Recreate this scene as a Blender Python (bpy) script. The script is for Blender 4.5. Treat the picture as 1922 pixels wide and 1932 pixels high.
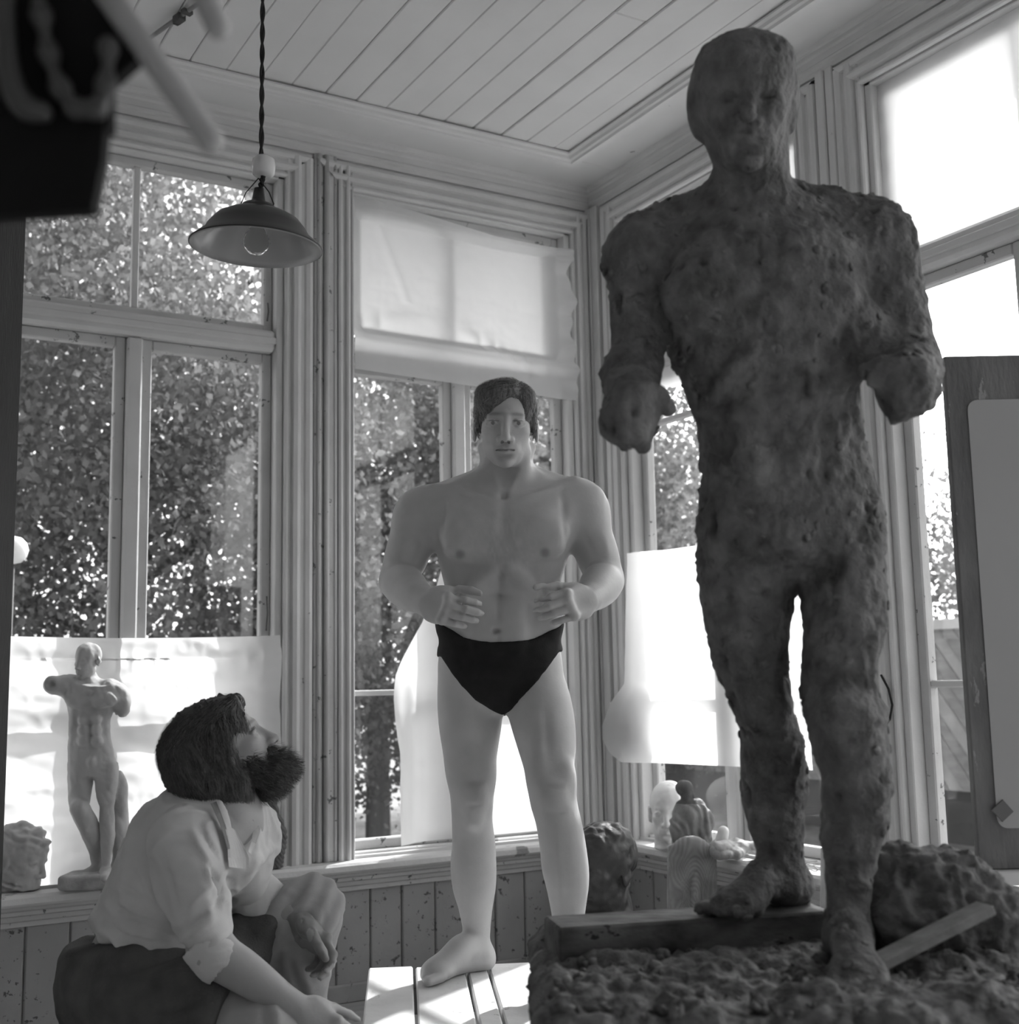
import bpy, math, random
import numpy as np
from mathutils import Matrix, Vector
random.seed(7); RNG = np.random.default_rng(7)
for o in list(bpy.data.objects): bpy.data.objects.remove(o)
SC = bpy.context.scene
COL = SC.collection

# ---------------------------------------------------------------- camera
FPX, CX, CY, CAMH = 2316.62, 961.0, 966.0, 1.25
YAW, PITCH, ROLL = (math.radians(a) for a in (30.51, 7.85, 1.118))
_f = np.array([math.sin(YAW)*math.cos(PITCH), math.cos(YAW)*math.cos(PITCH), math.sin(PITCH)])
_r = np.array([math.cos(YAW), -math.sin(YAW), 0.0]); _d = np.cross(_f, _r)
_r2 = _r*math.cos(ROLL)+_d*math.sin(ROLL); _d2 = -_r*math.sin(ROLL)+_d*math.cos(ROLL)
CAMM = np.array([_r2, _d2, _f])
cam = bpy.data.cameras.new('camera'); camo = bpy.data.objects.new('camera', cam); COL.objects.link(camo)
cam.sensor_fit = 'HORIZONTAL'; cam.sensor_width = 36.0; cam.lens = 36.0*FPX/1922.0
mw = Matrix.Identity(4)
for i in range(3):
    mw[i][0] = _r2[i]; mw[i][1] = -_d2[i]; mw[i][2] = -_f[i]
mw[2][3] = CAMH
camo.matrix_world = mw; cam.clip_start = 0.05; cam.clip_end = 300
cam.dof.use_dof = True; cam.dof.focus_distance = 3.35; cam.dof.aperture_fstop = 4.2
SC.camera = camo

# ---------------------------------------------------------------- world, sun, exposure
SUN_AZ, SUN_EL = math.radians(27.0), math.radians(40.5)      # azimuth measured from +X to +Y
SUN_DIR = Vector((math.cos(SUN_EL)*math.cos(SUN_AZ), math.cos(SUN_EL)*math.sin(SUN_AZ), math.sin(SUN_EL)))
W = bpy.data.worlds.new('sky'); SC.world = W; W.use_nodes = True
nt = W.node_tree; nt.nodes.clear()
sky = nt.nodes.new('ShaderNodeTexSky'); sky.sky_type = 'NISHITA'; sky.sun_disc = False
sky.sun_elevation = SUN_EL; sky.sun_rotation = math.pi/2-SUN_AZ; sky.air_density = 1.0; sky.dust_density = 2.5
bw = nt.nodes.new('ShaderNodeRGBToBW'); bg = nt.nodes.new('ShaderNodeBackground'); bg.inputs[1].default_value = 0.42
ow = nt.nodes.new('ShaderNodeOutputWorld')
nt.links.new(sky.outputs[0], bw.inputs[0]); nt.links.new(bw.outputs[0], bg.inputs[0]); nt.links.new(bg.outputs[0], ow.inputs[0])
sl = bpy.data.lights.new('sun', 'SUN'); sl.energy = 4.2; sl.angle = math.radians(0.6)
so = bpy.data.objects.new('sun', sl); COL.objects.link(so)
so.rotation_euler = SUN_DIR.to_track_quat('Z', 'Y').to_euler(); so.location = (8, 6, 8)
SC.view_settings.view_transform = 'Standard'; SC.view_settings.look = 'None'
SC.view_settings.gamma = 1.0; SC.view_settings.use_curve_mapping = False
SC.view_settings.exposure = 0.9

# ---------------------------------------------------------------- pixel helpers (frame 1922 x 1932)
def ray(u, v): return CAMM.T @ np.array([(u-CX)/FPX, (v-CY)/FPX, 1.0])
C0 = np.array([0, 0, CAMH])
def onY(u, v, Y): d = ray(u, v); return C0+d*(Y/d[1])
def onX(u, v, X): d = ray(u, v); return C0+d*(X/d[0])
def onZ(u, v, Z): d = ray(u, v); return C0+d*((Z-CAMH)/d[2])
FW = np.array([math.sin(YAW), math.cos(YAW), 0]); RT = np.array([math.cos(YAW), -math.sin(YAW), 0])
def at(u, v, D): d = ray(u, v); return C0+d*(D/(d @ FW))                  # point at horizontal distance D ahead
def V(u, v, D): p = at(u, v, D); return np.array([p @ RT, D, p[2]])       # the same in the view frame (right, ahead, up)
def ROTV(): return Matrix.Rotation(-YAW, 4, 'Z')                          # view frame -> world

# ---------------------------------------------------------------- materials
MATS = {}
def mat(name, g=0.5, rough=0.7, var=0.08, vscale=6.0, bump=0.0, bscale=30.0, chips=0.0, chipg=0.2, chscale=18.0,
        spec=0.3, attr=False, stretch=None, metal=0.0, trans=0.0, sss=0.0, wave=None):
    if name in MATS: return MATS[name]
    m = bpy.data.materials.new(name); m.use_nodes = True; N = m.node_tree.nodes; L = m.node_tree.links
    b = N['Principled BSDF']; b.inputs['Roughness'].default_value = rough; b.inputs['Metallic'].default_value = metal
    b.inputs['Specular IOR Level'].default_value = spec
    tc = N.new('ShaderNodeTexCoord'); mp = N.new('ShaderNodeMapping'); L.new(tc.outputs['Object'], mp.inputs[0])
    if stretch: mp.inputs['Scale'].default_value = stretch
    nz = N.new('ShaderNodeTexNoise'); nz.inputs['Scale'].default_value = vscale; nz.inputs['Detail'].default_value = 5
    L.new(mp.outputs[0], nz.inputs['Vector'])
    mr = N.new('ShaderNodeMapRange'); mr.inputs['From Min'].default_value = 0.3; mr.inputs['From Max'].default_value = 0.7
    mr.inputs['To Min'].default_value = g*(1-var); mr.inputs['To Max'].default_value = g*(1+var)
    L.new(nz.outputs['Fac'], mr.inputs['Value']); col = mr.outputs[0]
    if wave:
        wv = N.new('ShaderNodeTexWave'); wv.inputs['Scale'].default_value = wave[0]; wv.inputs['Distortion'].default_value = wave[1]
        wv.inputs['Detail'].default_value = 3; L.new(mp.outputs[0], wv.inputs['Vector'])
        mm = N.new('ShaderNodeMapRange'); mm.inputs['To Min'].default_value = wave[2]; mm.inputs['To Max'].default_value = 1.0
        L.new(wv.outputs['Fac'], mm.inputs['Value'])
        mu = N.new('ShaderNodeMath'); mu.operation = 'MULTIPLY'; L.new(col, mu.inputs[0]); L.new(mm.outputs[0], mu.inputs[1]); col = mu.outputs[0]
    if attr:
        at_ = N.new('ShaderNodeAttribute'); at_.attribute_name = 'tone'
        mu = N.new('ShaderNodeMath'); mu.operation = 'MULTIPLY'; L.new(col, mu.inputs[0]); L.new(at_.outputs['Fac'], mu.inputs[1]); col = mu.outputs[0]
    if chips > 0:
        n2 = N.new('ShaderNodeTexNoise'); n2.inputs['Scale'].default_value = chscale; n2.inputs['Detail'].default_value = 6
        n2.inputs['Roughness'].default_value = 0.65; L.new(mp.outputs[0], n2.inputs['Vector'])
        r2 = N.new('ShaderNodeMapRange'); t = 0.5+0.22*(1-chips); r2.inputs['From Min'].default_value = t; r2.inputs['From Max'].default_value = t+0.02
        L.new(n2.outputs['Fac'], r2.inputs['Value'])
        mx = N.new('ShaderNodeMix'); mx.data_type = 'FLOAT'; L.new(r2.outputs[0], mx.inputs[0]); L.new(col, mx.inputs[2]); mx.inputs[3].default_value = chipg
        col = mx.outputs[0]
    L.new(col, b.inputs['Base Color'])
    if bump > 0:
        n3 = N.new('ShaderNodeTexNoise'); n3.inputs['Scale'].default_value = bscale; n3.inputs['Detail'].default_value = 6
        L.new(mp.outputs[0], n3.inputs['Vector'])
        bp = N.new('ShaderNodeBump'); bp.inputs['Strength'].default_value = bump; bp.inputs['Distance'].default_value = 0.01
        L.new(n3.outputs['Fac'], bp.inputs['Height']); L.new(bp.outputs[0], b.inputs['Normal'])
    if sss > 0:
        b.inputs['Subsurface Weight'].default_value = sss; b.inputs['Subsurface Radius'].default_value = (0.01, 0.01, 0.01)
    if trans > 0:
        tr = N.new('ShaderNodeBsdfTranslucent'); L.new(col, tr.inputs[0])
        ms = N.new('ShaderNodeMixShader'); ms.inputs[0].default_value = trans
        L.new(b.outputs[0], ms.inputs[1]); L.new(tr.outputs[0], ms.inputs[2]); L.new(ms.outputs[0], N['Material Output'].inputs[0])
    MATS[name] = m; return m
def glass_mat(name='window_glass', refl=0.035, tint=0.95):
    if name in MATS: return MATS[name]
    m = bpy.data.materials.new(name); m.use_nodes = True; N = m.node_tree.nodes; L = m.node_tree.links
    N.remove(N['Principled BSDF'])
    t = N.new('ShaderNodeBsdfTransparent'); t.inputs[0].default_value = (tint, tint, tint, 1)
    g = N.new('ShaderNodeBsdfGlossy'); g.inputs['Roughness'].default_value = 0.02; g.inputs[0].default_value = (1, 1, 1, 1)
    ms = N.new('ShaderNodeMixShader'); ms.inputs[0].default_value = refl
    L.new(t.outputs[0], ms.inputs[1]); L.new(g.outputs[0], ms.inputs[2]); L.new(ms.outputs[0], N['Material Output'].inputs[0])
    MATS[name] = m; return m

# ---------------------------------------------------------------- mesh helpers
def tag(o, label=None, cat=None, group=None, kind=None):
    if label: o['label'] = label
    if cat: o['category'] = cat
    if group: o['group'] = group
    if kind: o['kind'] = kind
    return o
def empty(name, loc=(0, 0, 0), rz=0.0):
    o = bpy.data.objects.new(name, None); o.empty_display_size = 0.05; COL.objects.link(o)
    o.location = loc; o.rotation_euler = (0, 0, rz); return o
def root_mat(o):
    m = Matrix.Identity(4)
    while o is not None:
        m = Matrix.LocRotScale(o.location, o.rotation_euler, o.scale) @ m; o = o.parent
    return m
def mk(name, verts, faces, m=None, parent=None, smooth=False, org=None, world=True, tone=None):
    """link one mesh object; verts are in world space (world=True) or already local to the parent"""
    me = bpy.data.meshes.new(name); v = np.asarray(verts, dtype=np.float64)
    loc = Vector((0, 0, 0))
    if world and parent is not None:
        M = np.array(root_mat(parent).inverted()); v = v @ M[:3, :3].T + M[:3, 3]
    elif org is not None:
        v = v-np.asarray(org); loc = Vector(org)
    elif parent is None and world:
        c = np.array([(v[:, 0].min()+v[:, 0].max())/2, (v[:, 1].min()+v[:, 1].max())/2, v[:, 2].min()]); v = v-c; loc = Vector(c)
    if isinstance(faces, np.ndarray):
        k = faces.shape[1]; n = len(faces)
        me.vertices.add(len(v)); me.vertices.foreach_set('co', v.astype(np.float32).ravel())
        me.loops.add(n*k); me.loops.foreach_set('vertex_index', faces.astype(np.int32).ravel())
        me.polygons.add(n); me.polygons.foreach_set('loop_start', np.arange(0, n*k, k, dtype=np.int32))
        me.update(calc_edges=True); me.validate()
    else:
        me.from_pydata([tuple(p) for p in v], [], faces)
    if smooth: me.polygons.foreach_set('use_smooth', np.ones(len(me.polygons), dtype=bool))
    if tone is not None:
        a = me.attributes.new('tone', 'FLOAT', 'POINT'); a.data.foreach_set('value', np.asarray(tone, dtype=np.float32))
    me.update()
    o = bpy.data.objects.new(name, me); COL.objects.link(o); o.location = loc
    if m: me.materials.append(m)
    if parent is not None: o.parent = parent
    return o
class G:
    def __init__(s): s.v = []; s.f = []
    def add(s, v, f):
        n = len(s.v); s.v += [tuple(p) for p in v]; s.f += [tuple(i+n for i in q) for q in f]; return s
    def box(s, lo, hi):
        x0, y0, z0 = lo; x1, y1, z1 = hi
        return s.add([(x0,y0,z0),(x1,y0,z0),(x1,y1,z0),(x0,y1,z0),(x0,y0,z1),(x1,y0,z1),(x1,y1,z1),(x0,y1,z1)],
                     [(0,3,2,1),(4,5,6,7),(0,1,5,4),(1,2,6,5),(2,3,7,6),(3,0,4,7)])
    def bbox(s, lo, hi, b=0.004):
        """box with chamfered edges along its longest axis and ends"""
        lo = np.array(lo, float); hi = np.array(hi, float); c = (lo+hi)/2; h = (hi-lo)/2; b = min(b, h.min()*0.6)
        vs = []
        for ax in range(3):
            for sx in (-1, 1):
                for (sa, sb) in ((-1,-1),(1,-1),(1,1),(-1,1)):
                    p = np.zeros(3); a1, a2 = (ax+1) % 3, (ax+2) % 3
                    p[ax] = sx*h[ax]; p[a1] = sa*(h[a1]-b); p[a2] = sb*(h[a2]-b); vs.append(c+p)
        idx = lambda ax, sx, sa, sb: ax*8+(0 if sx < 0 else 4)+{(-1,-1):0,(1,-1):1,(1,1):2,(-1,1):3}[(sa,sb)]
        fs = []
        for ax in range(3):
            fs.append((ax*8+3, ax*8+2, ax*8+1, ax*8)); fs.append((ax*8+4, ax*8+5, ax*8+6, ax*8+7))
        def vid(ax, s3):
            a1, a2 = (ax+1) % 3, (ax+2) % 3; return idx(ax, s3[ax], s3[a1], s3[a2])
        for ax in range(3):
            a1, a2 = (ax+1) % 3, (ax+2) % 3
            for s1 in (-1, 1):
                for s2 in (-1, 1):
                    p0 = [0]*3; p1 = [0]*3; p0[ax] = -1; p1[ax] = 1; p0[a1] = p1[a1] = s1; p0[a2] = p1[a2] = s2
                    q = (vid(a1, p0), vid(a1, p1), vid(a2, p1), vid(a2, p0)); fs.append(q if s1*s2 > 0 else q[::-1])
        for s0 in (-1, 1):
            for s1 in (-1, 1):
                for s2 in (-1, 1):
                    q = (vid(0, [s0,s1,s2]), vid(1, [s0,s1,s2]), vid(2, [s0,s1,s2])); fs.append(q if s0*s1*s2 > 0 else q[::-1])
        return s.add(vs, fs)
    def prism(s, poly, fn, t0, t1):
        """poly (list of 2D points) swept from t0 to t1 through fn(a, b, t) -> xyz"""
        n = len(poly); v = [fn(a, b, t0) for a, b in poly]+[fn(a, b, t1) for a, b in poly]
        f = [(i, (i+1) % n, (i+1) % n+n, i+n) for i in range(n)]+[tuple(range(n-1, -1, -1)), tuple(range(n, 2*n))]
        return s.add(v, f)
    def tube(s, pts, r, n=10, cap=True, sx=1.0):
        pts = [np.asarray(p, float) for p in pts]; rs = r if hasattr(r, '__len__') else [r]*len(pts)
        v = []; up = None
        for i, p in enumerate(pts):
            t = pts[min(i+1, len(pts)-1)]-pts[max(i-1, 0)]; t = t/(np.linalg.norm(t)+1e-9)
            if up is None:
                up = np.array([0, 0, 1.0]) if abs(t[2]) < 0.9 else np.array([1.0, 0, 0])
            a = np.cross(t, up); a /= np.linalg.norm(a)+1e-9; b = np.cross(a, t); up = b
            for k in range(n):
                an = 2*math.pi*k/n; v.append(p+rs[i]*(math.cos(an)*a*sx+math.sin(an)*b))
        f = []
        for i in range(len(pts)-1):
            for k in range(n): f.append((i*n+k, i*n+(k+1) % n, (i+1)*n+(k+1) % n, (i+1)*n+k))
        if cap: f += [tuple(range(n-1, -1, -1)), tuple((len(pts)-1)*n+k for k in range(n))]
        return s.add(v, f)
    def lathe(s, prof, c, n=40, M=None):
        v = []
        for (r, z) in prof:
            for k in range(n):
                a = 2*math.pi*k/n; p = np.array([r*math.cos(a), r*math.sin(a), z])
                if M is not None: p = M @ p
                v.append(np.asarray(c)+p)
        f = [(i*n+k, i*n+(k+1) % n, (i+1)*n+(k+1) % n, (i+1)*n+k) for i in range(len(prof)-1) for k in range(n)]
        return s.add(v, f)
    def obox(s, c, h, R, b=0.003):
        g = G().bbox((-h[0], -h[1], -h[2]), h, b); R = np.array(R)
        return s.add([np.asarray(c)+R @ np.array(p) for p in g.v], g.f)
    def build(s, name, m=None, parent=None, smooth=False, **k): return mk(name, s.v, s.f, m, parent, smooth, **k)
def vnoise(p, scale, seed=0):
    """smooth value noise in [-1,1] for an (n,3) array"""
    r = np.random.default_rng(seed).uniform(-1, 1, (32, 32, 32)).astype(np.float32)
    q = np.asarray(p, dtype=np.float32)*scale+100.0; i = np.floor(q).astype(np.int64); t = q-i; t = t*t*(3-2*t); i %= 32; j = (i+1) % 32
    x0, y0, z0 = i.T; x1, y1, z1 = j.T; tx, ty, tz = t.T
    a = r[x0,y0,z0]*(1-tx)+r[x1,y0,z0]*tx; b = r[x0,y1,z0]*(1-tx)+r[x1,y1,z0]*tx
    c = r[x0,y0,z1]*(1-tx)+r[x1,y0,z1]*tx; d = r[x0,y1,z1]*(1-tx)+r[x1,y1,z1]*tx
    return (a*(1-ty)+b*ty)*(1-tz)+(c*(1-ty)+d*ty)*tz
# ================================================================ the room
YB, XR, ZC = 4.75, 3.29, 3.62
XL, YF = -2.2, -2.4                                   # wall to the left and behind the camera
PB = lambda s, n, z: (s, YB+n, z)
PR = lambda s, n, z: (XR+n, s, z)
paint = mat('white_woodwork_paint', 0.58, 0.55, 0.06, 5, 0.12, 40, chips=0.08, chipg=0.2, chscale=9, spec=0.35)
paintw = mat('worn_woodwork_paint', 0.52, 0.6, 0.08, 6, 0.15, 40, chips=0.44, chipg=0.14, chscale=20, spec=0.3)
wains = mat('wainscot_paint', 0.34, 0.55, 0.10, 4, 0.12, 40, chips=0.50, chipg=0.10, chscale=34, spec=0.3)
ceilm = mat('ceiling_paint', 0.62, 0.7, 0.04, 3, 0.06, 30, chips=0.05, chipg=0.25, chscale=7)
dark = mat('subfloor_dark', 0.05, 0.9, 0.0)  # dark slab below the floor boards, showing at their joints
glass = glass_mat()
def seg(lo, hi, P, m, name, parent, b=0.004):
    g = G(); g2 = G().bbox(lo, hi, b); g.add([P(*p) for p in g2.v], g2.f); return g.build(name, m, parent)

def wall(name, P, s0, s1, wins, hole_z=(0.56, 3.40), th=0.13):
    g = G()
    def bx(a, b, z0, z1):
        q = G().box((a, 0.0, z0), (b, th, z1)); g.add([P(*p) for p in q.v], q.f)
    bx(s0, s1, -0.02, hole_z[0]); bx(s0, s1, hole_z[1], ZC+0.10)
    e = [s0]+[x for w in wins for x in w]+[s1]
    for i in range(0, len(e), 2): bx(e[i], e[i+1], hole_z[0], hole_z[1])
    o = g.build(name, paint); return tag(o, kind='structure')
W1 = (0.53, 1.725); W2 = (1.975, 3.165); W3 = (3.325, 4.515); W4 = (1.79, 2.98)
wall_back = wall('wall_back', PB, XL, XR, [(-0.95, 0.24), W1, W2])
wall_right = wall('wall_right', PR, YF, YB+0.16, [(-1.28, -0.09), (0.255, 1.445), W4, W3])
wall_left = wall('wall_left', lambda s, n, z: (XL-n, s, z), YF, YB+0.16, [])
wall_front = wall('wall_front', lambda s, n, z: (s, YF-n, z), XL-0.16, XR+0.16, [])

# --- floor of boards
fl = G().box((XL, YF, -0.06), (XR, YB, -0.022)).build('floor', dark); tag(fl, kind='structure')
fmat = mat('floor_boards', 0.36, 0.6, 0.12, 3, 0.1, 30, stretch=(1, 8, 8), chips=0.2, chipg=0.2)
x = 0.0
for i in range(23):
    G().bbox((XL+0.001, 1.0+i*0.163, -0.022), (XR-0.001, 1.0+i*0.163+0.160, 0.0), 0.003).build('floor_board', fmat, fl)
G().bbox((XL, YF, -0.022), (XR, 0.998, 0.0)).build('floor_board', fmat, fl)

# --- ceiling: slab, border boards, planks, moulding frame
ce = G().box((XL, YF, ZC+0.03), (XR, YB, ZC+0.08)).build('ceiling', ceilm); tag(ce, kind='structure')
BW_ = 0.285
G().bbox((XL, YB-BW_, ZC), (XR-0.0, YB, ZC+0.03), 0.003).build('border_board', ceilm, ce)
G().bbox((XR-BW_, YF, ZC), (XR, YB-BW_-0.001, ZC+0.03), 0.003).build('border_board', ceilm, ce)
pw = 0.137; xk = XR-BW_-0.002; i = 0
while xk > XL:
    w = pw*(1+0.06*math.sin(i*2.3)); z = ZC+0.006+0.003*math.sin(i*5.1)
    if i in (3, 5):
        cut = 3.35 if i == 3 else 3.0
        G().bbox((xk-w+0.004, YF, z), (xk, cut, ZC+0.03), 0.005).build('ceiling_plank', ceilm, ce)
        G().bbox((xk-w+0.004, cut+0.003, z+0.001), (xk, YB-BW_-0.001, ZC+0.03), 0.005).build('ceiling_plank', ceilm, ce)
    else:
        G().bbox((max(xk-w+0.0015, XL), YF, z), (xk, YB-BW_-0.001, ZC+0.03), 0.004).build('ceiling_plank', ceilm, ce)
    xk -= w; i += 1
mould = [(0, 0), (0.062, 0), (0.062, 0.008), (0.050, 0.014), (0.046, 0.026), (0.034, 0.030), (0.030, 0.040), (0.0, 0.040)]   # (across, down)
c0 = XR-BW_; c1 = YB-BW_
g = G(); n = len(mould)
v = [(XL, c1-a, ZC-b) for a, b in mould]+[(c0-a, c1-a, ZC-b) for a, b in mould]+[(c0-a, YF, ZC-b) for a, b in mould]
f = [(i, (i+1) % n, n+(i+1) % n, n+i) for i in range(n)]+[(n+i, n+(i+1) % n, 2*n+(i+1) % n, 2*n+i) for i in range(n)]
g.add(v, f).build('picture_moulding', ceilm, ce)

# --- cornice under the ceiling (profile: down, out) mitred round the corner
corn = [(0, 0), (0, 0.050), (0.016, 0.044), (0.020, 0.034), (0.034, 0.034), (0.040, 0.026), (0.066, 0.026), (0.072, 0.030), (0.082, 0.030), (0.088, 0.016), (0.104, 0.012), (0.104, 0)]
v = [(XL, YB-o_, ZC-d_) for d_, o_ in corn]+[(XR-o_, YB-o_, ZC-d_) for d_, o_ in corn]+[(XR-o_, YF, ZC-d_) for d_, o_ in corn]
n = len(corn); f = [(i, (i+1) % n, n+(i+1) % n, n+i) for i in range(n)]+[(n+i, n+(i+1) % n, 2*n+(i+1) % n, 2*n+i) for i in range(n)]
tag(mk('trim_1', v, f, paint), kind='structure')

# --- casings: moulded boards round the openings
prof = [(0, 0), (0, .016), (.006, .022), (.014, .022), (.020, .012), (.027, .012), (.034, .030), (.050, .034), (.062, .030), (.068, .018), (.082, .018), (.088, .026), (.104, .030), (.118, .026), (.124, .008), (.128, 0)]
def vcasing(P, s, sgn, z0, z1, parent, name='casing', k=1.0, m=None):
    g = G().prism([(a*k, b) for a, b in prof], lambda a, b, t: P(s+sgn*a, -b, t), z0, z1); return g.build(name, m or paint, parent)
def hcasing(P, s0, s1, z, parent):
    g = G(); n = len(prof)
    v = [P(s0-a, -b, z+a*0.95) for a, b in prof]+[P(s1+a, -b, z+a*0.95) for a, b in prof]
    g.add(v, [(i, (i+1) % n, n+(i+1) % n, n+i) for i in range(n)]); return g.build('head_casing', paint, parent)
ZS, ZH = 0.548, 3.385
for (a, b) in (W1, W2):
    hcasing(PB, a, b, ZH, wall_back)
for (a, b) in (W3, W4):
    hcasing(PR, a, b, ZH, wall_right)
vcasing(PB, W1[1], 1, ZS, ZH+0.10, wall_back); vcasing(PB, W1[0], -1, ZS, ZH+0.10, wall_back)
vcasing(PB, W2[0]+0.058, -1, ZS, ZH+0.10, wall_back, k=0.62); vcasing(PB, W2[1], 1, ZS, ZH+0.10, wall_back, k=0.7)
# pilaster strip between the two casings, split by a joint
for (a, b, p) in ((1.853, 1.893, 0.016), (1.896, 1.953, 0.024)):
    seg((a, -p, ZS), (b, 0, ZC-0.10), PB, paintw, 'pilaster_board', wall_back)
for (c, r) in ((1.872, 0.009), (1.906, 0.011), (1.944, 0.008)):
    G().tube([PB(c, -0.021, ZS+0.002), PB(c, -0.021, ZC-0.105)], r, 10).build('pilaster_bead', paintw, wall_back, smooth=True)
# corner post
seg((3.254, -0.036, ZS), (3.2899, 0, ZC-0.10), PB, paint, 'corner_board', wall_back)
seg((4.66, -0.030, ZS), (4.714, 0, ZC-0.10), PR, paint, 'corner_board', wall_right)
# right wall casings and pilaster
vcasing(PR, W3[1], 1, ZS, ZH+0.10, wall_right); vcasing(PR, W3[0], -1, ZS, ZH+0.10, wall_right)
vcasing(PR, W4[1], 1, ZS, ZH+0.10, wall_right); vcasing(PR, W4[0], -1, ZS, ZH+0.10, wall_right)
seg((3.110, -0.020, ZS), (3.150, 0, ZC-0.10), PR, paint, 'pilaster_board', wall_right)
seg((3.153, -0.026, ZS), (3.195, 0, ZC-0.10), PR, paint, 'pilaster_board', wall_right)

# --- sills, apron mouldings, wainscot boards, baseboards
sillm = mat('sill_paint', 0.66, 0.6, 0.10, 5, 0.3, 35, chips=0.45, chipg=0.3, chscale=11, spec=0.3)
seg((XL, -0.105, 0.508), (XR-0.105, 0.10, 0.548), PB, sillm, 'sill_board', wall_back, 0.010)
seg((YF, -0.105, 0.508), (YB+0.10, 0.10, 0.548), PR, sillm, 'sill_board', wall_right, 0.010)
ap = [(0, 0), (0, 0.075), (0.014, 0.075), (0.022, 0.062), (0.034, 0.062), (0.040, 0.046), (0.056, 0.042), (0.062, 0.030), (0.078, 0.030), (0.078, 0)]
for P, a, b, w in ((PB, XL, XR-0.075, wall_back), (PR, YF, YB-0.075, wall_right)):
    G().prism(ap, lambda d_, o_, t: P(t, -o_, 0.508-d_), a, b).build('sill_moulding', paintw, w)
def boards(P, a, b, w, parent):
    s = a; i = 0
    while s < b-0.02:
        e = min(s+w*(1+0.05*math.sin(i*3.7)), b)
        seg((s+0.003, -0.016-0.002*math.sin(i*1.9), 0.05), (e-0.002, 0, 0.432), P, wains, 'wainscot_board', parent, 0.006); s = e; i += 1
boards(PB, 0.2, XR-0.018, 0.146, wall_back); boards(PR, 0.9, YB-0.018, 0.146, wall_right)
bbm = mat('baseboard_paint', 0.30, 0.6, 0.15, 6, 0.1, chips=0.4, chipg=0.1)
tag(seg((XL, -0.034, 0.0), (XR-0.034, -0.0165, 0.072), PB, bbm, 'baseboard_back', None, 0.006), kind='structure')
tag(seg((YF, -0.034, 0.0), (YB, -0.0165, 0.072), PR, bbm, 'baseboard_right', None, 0.006), kind='structure')

# --- roof with eaves outside
rfm = mat('roof_soffit', 0.35, 0.8, 0.1)
tag(G().bbox((XL-0.7, YF-0.7, ZC+0.10), (XR+0.72, YB+0.72, ZC+0.22), 0.01).build('roof', rfm), kind='structure')
# --- windows
def window(n, P, s0, s1, extra=None):
    c = (s0+s1)/2
    r = empty('window_%d' % n, P(c, 0.05, ZS)); tag(r, kind='structure')
    j = 0.030
    for a, b in ((s0, s0+j), (s1-j, s1)): seg((a, 0.005, ZS), (b, 0.125, 3.40), P, paint, 'jamb', r)
    seg((s0, 0.005, 3.375), (s1, 0.125, 3.40), P, paint, 'head_rail', r)
    seg((s0+j, 0.03, ZS), (s1-j, 0.125, 0.572), P, sillm, 'bottom_rail', r)
    seg((s0+j, 0.012, 2.625), (s1-j, 0.13, 2.715), P, paint, 'transom', r, 0.012)
    seg((s0+j, 0.004, 2.655), (s1-j, 0.02, 2.685), P, paint, 'transom_bead', r, 0.008)
    seg((c-0.030, 0.035, 0.572), (c+0.030, 0.12, 2.625), P, paint, 'centre_post', r, 0.008)
    def leaf(a, b, z0, z1, bars, w=0.042):
        g = G()
        for lo, hi in (((a, .062, z0), (a+w, .106, z1)), ((b-w, .062, z0), (b, .106, z1)), ((a+w, .062, z0), (b-w, .106, z0+w)), ((a+w, .062, z1-w), (b-w, .106, z1))):
            q = G().bbox(lo, hi, 0.005); g.add([P(*p) for p in q.v], q.f)
        sa = g.build('sash', paintw, r)
        zs = [z0+w]+[z for z in bars]+[z1-w]
        for z in bars: seg((a+w, .066, z-0.012), (b-w, .102, z+0.012), P, paint, 'glazing_bar', sa, 0.004)
        for q0, q1 in zip(zs[:-1], zs[1:]):
            q = G().box((a+w-0.004, .083, q0-0.004), (b-w+0.004, .087, q1+0.004)); gg = G(); gg.add([P(*p) for p in q.v], q.f); gg.build('pane', glass, sa)
    bars = [1.213]+(extra or [])
    leaf(s0+j, c-0.030, 0.572, 2.625, bars); leaf(c+0.030, s1-j, 0.572, 2.625, bars)
    g = G(); w = 0.036; z0, z1 = 2.715, 3.375; a, b = s0+j, s1-j
    for lo, hi in (((a, .062, z0), (a+w, .106, z1)), ((b-w, .062, z0), (b, .106, z1)), ((a+w, .062, z0), (b-w, .106, z0+w)), ((a+w, .062, z1-w), (b-w, .106, z1))):
        q = G().bbox(lo, hi, 0.005); g.add([P(*p) for p in q.v], q.f)
    sa = g.build('fanlight_sash', paintw, r)
    seg((c-0.013, .066, z0+w), (c+0.013, .102, z1-w), P, paint, 'glazing_bar', sa, 0.004)
    for q0, q1 in ((a+w, c-0.013), (c+0.013, b-w)):
        q = G().box((q0-0.004, .083, z0+w-0.004), (q1+0.004, .087, z1-w+0.004)); gg = G(); gg.add([P(*p) for p in q.v], q.f); gg.build('pane', glass, sa)
    return r
win1 = window(1, PB, *W1); win2 = window(2, PB, *W2); win3 = window(3, PR, *W3, extra=[2.40]); win4 = window(4, PR, *W4)

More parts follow.
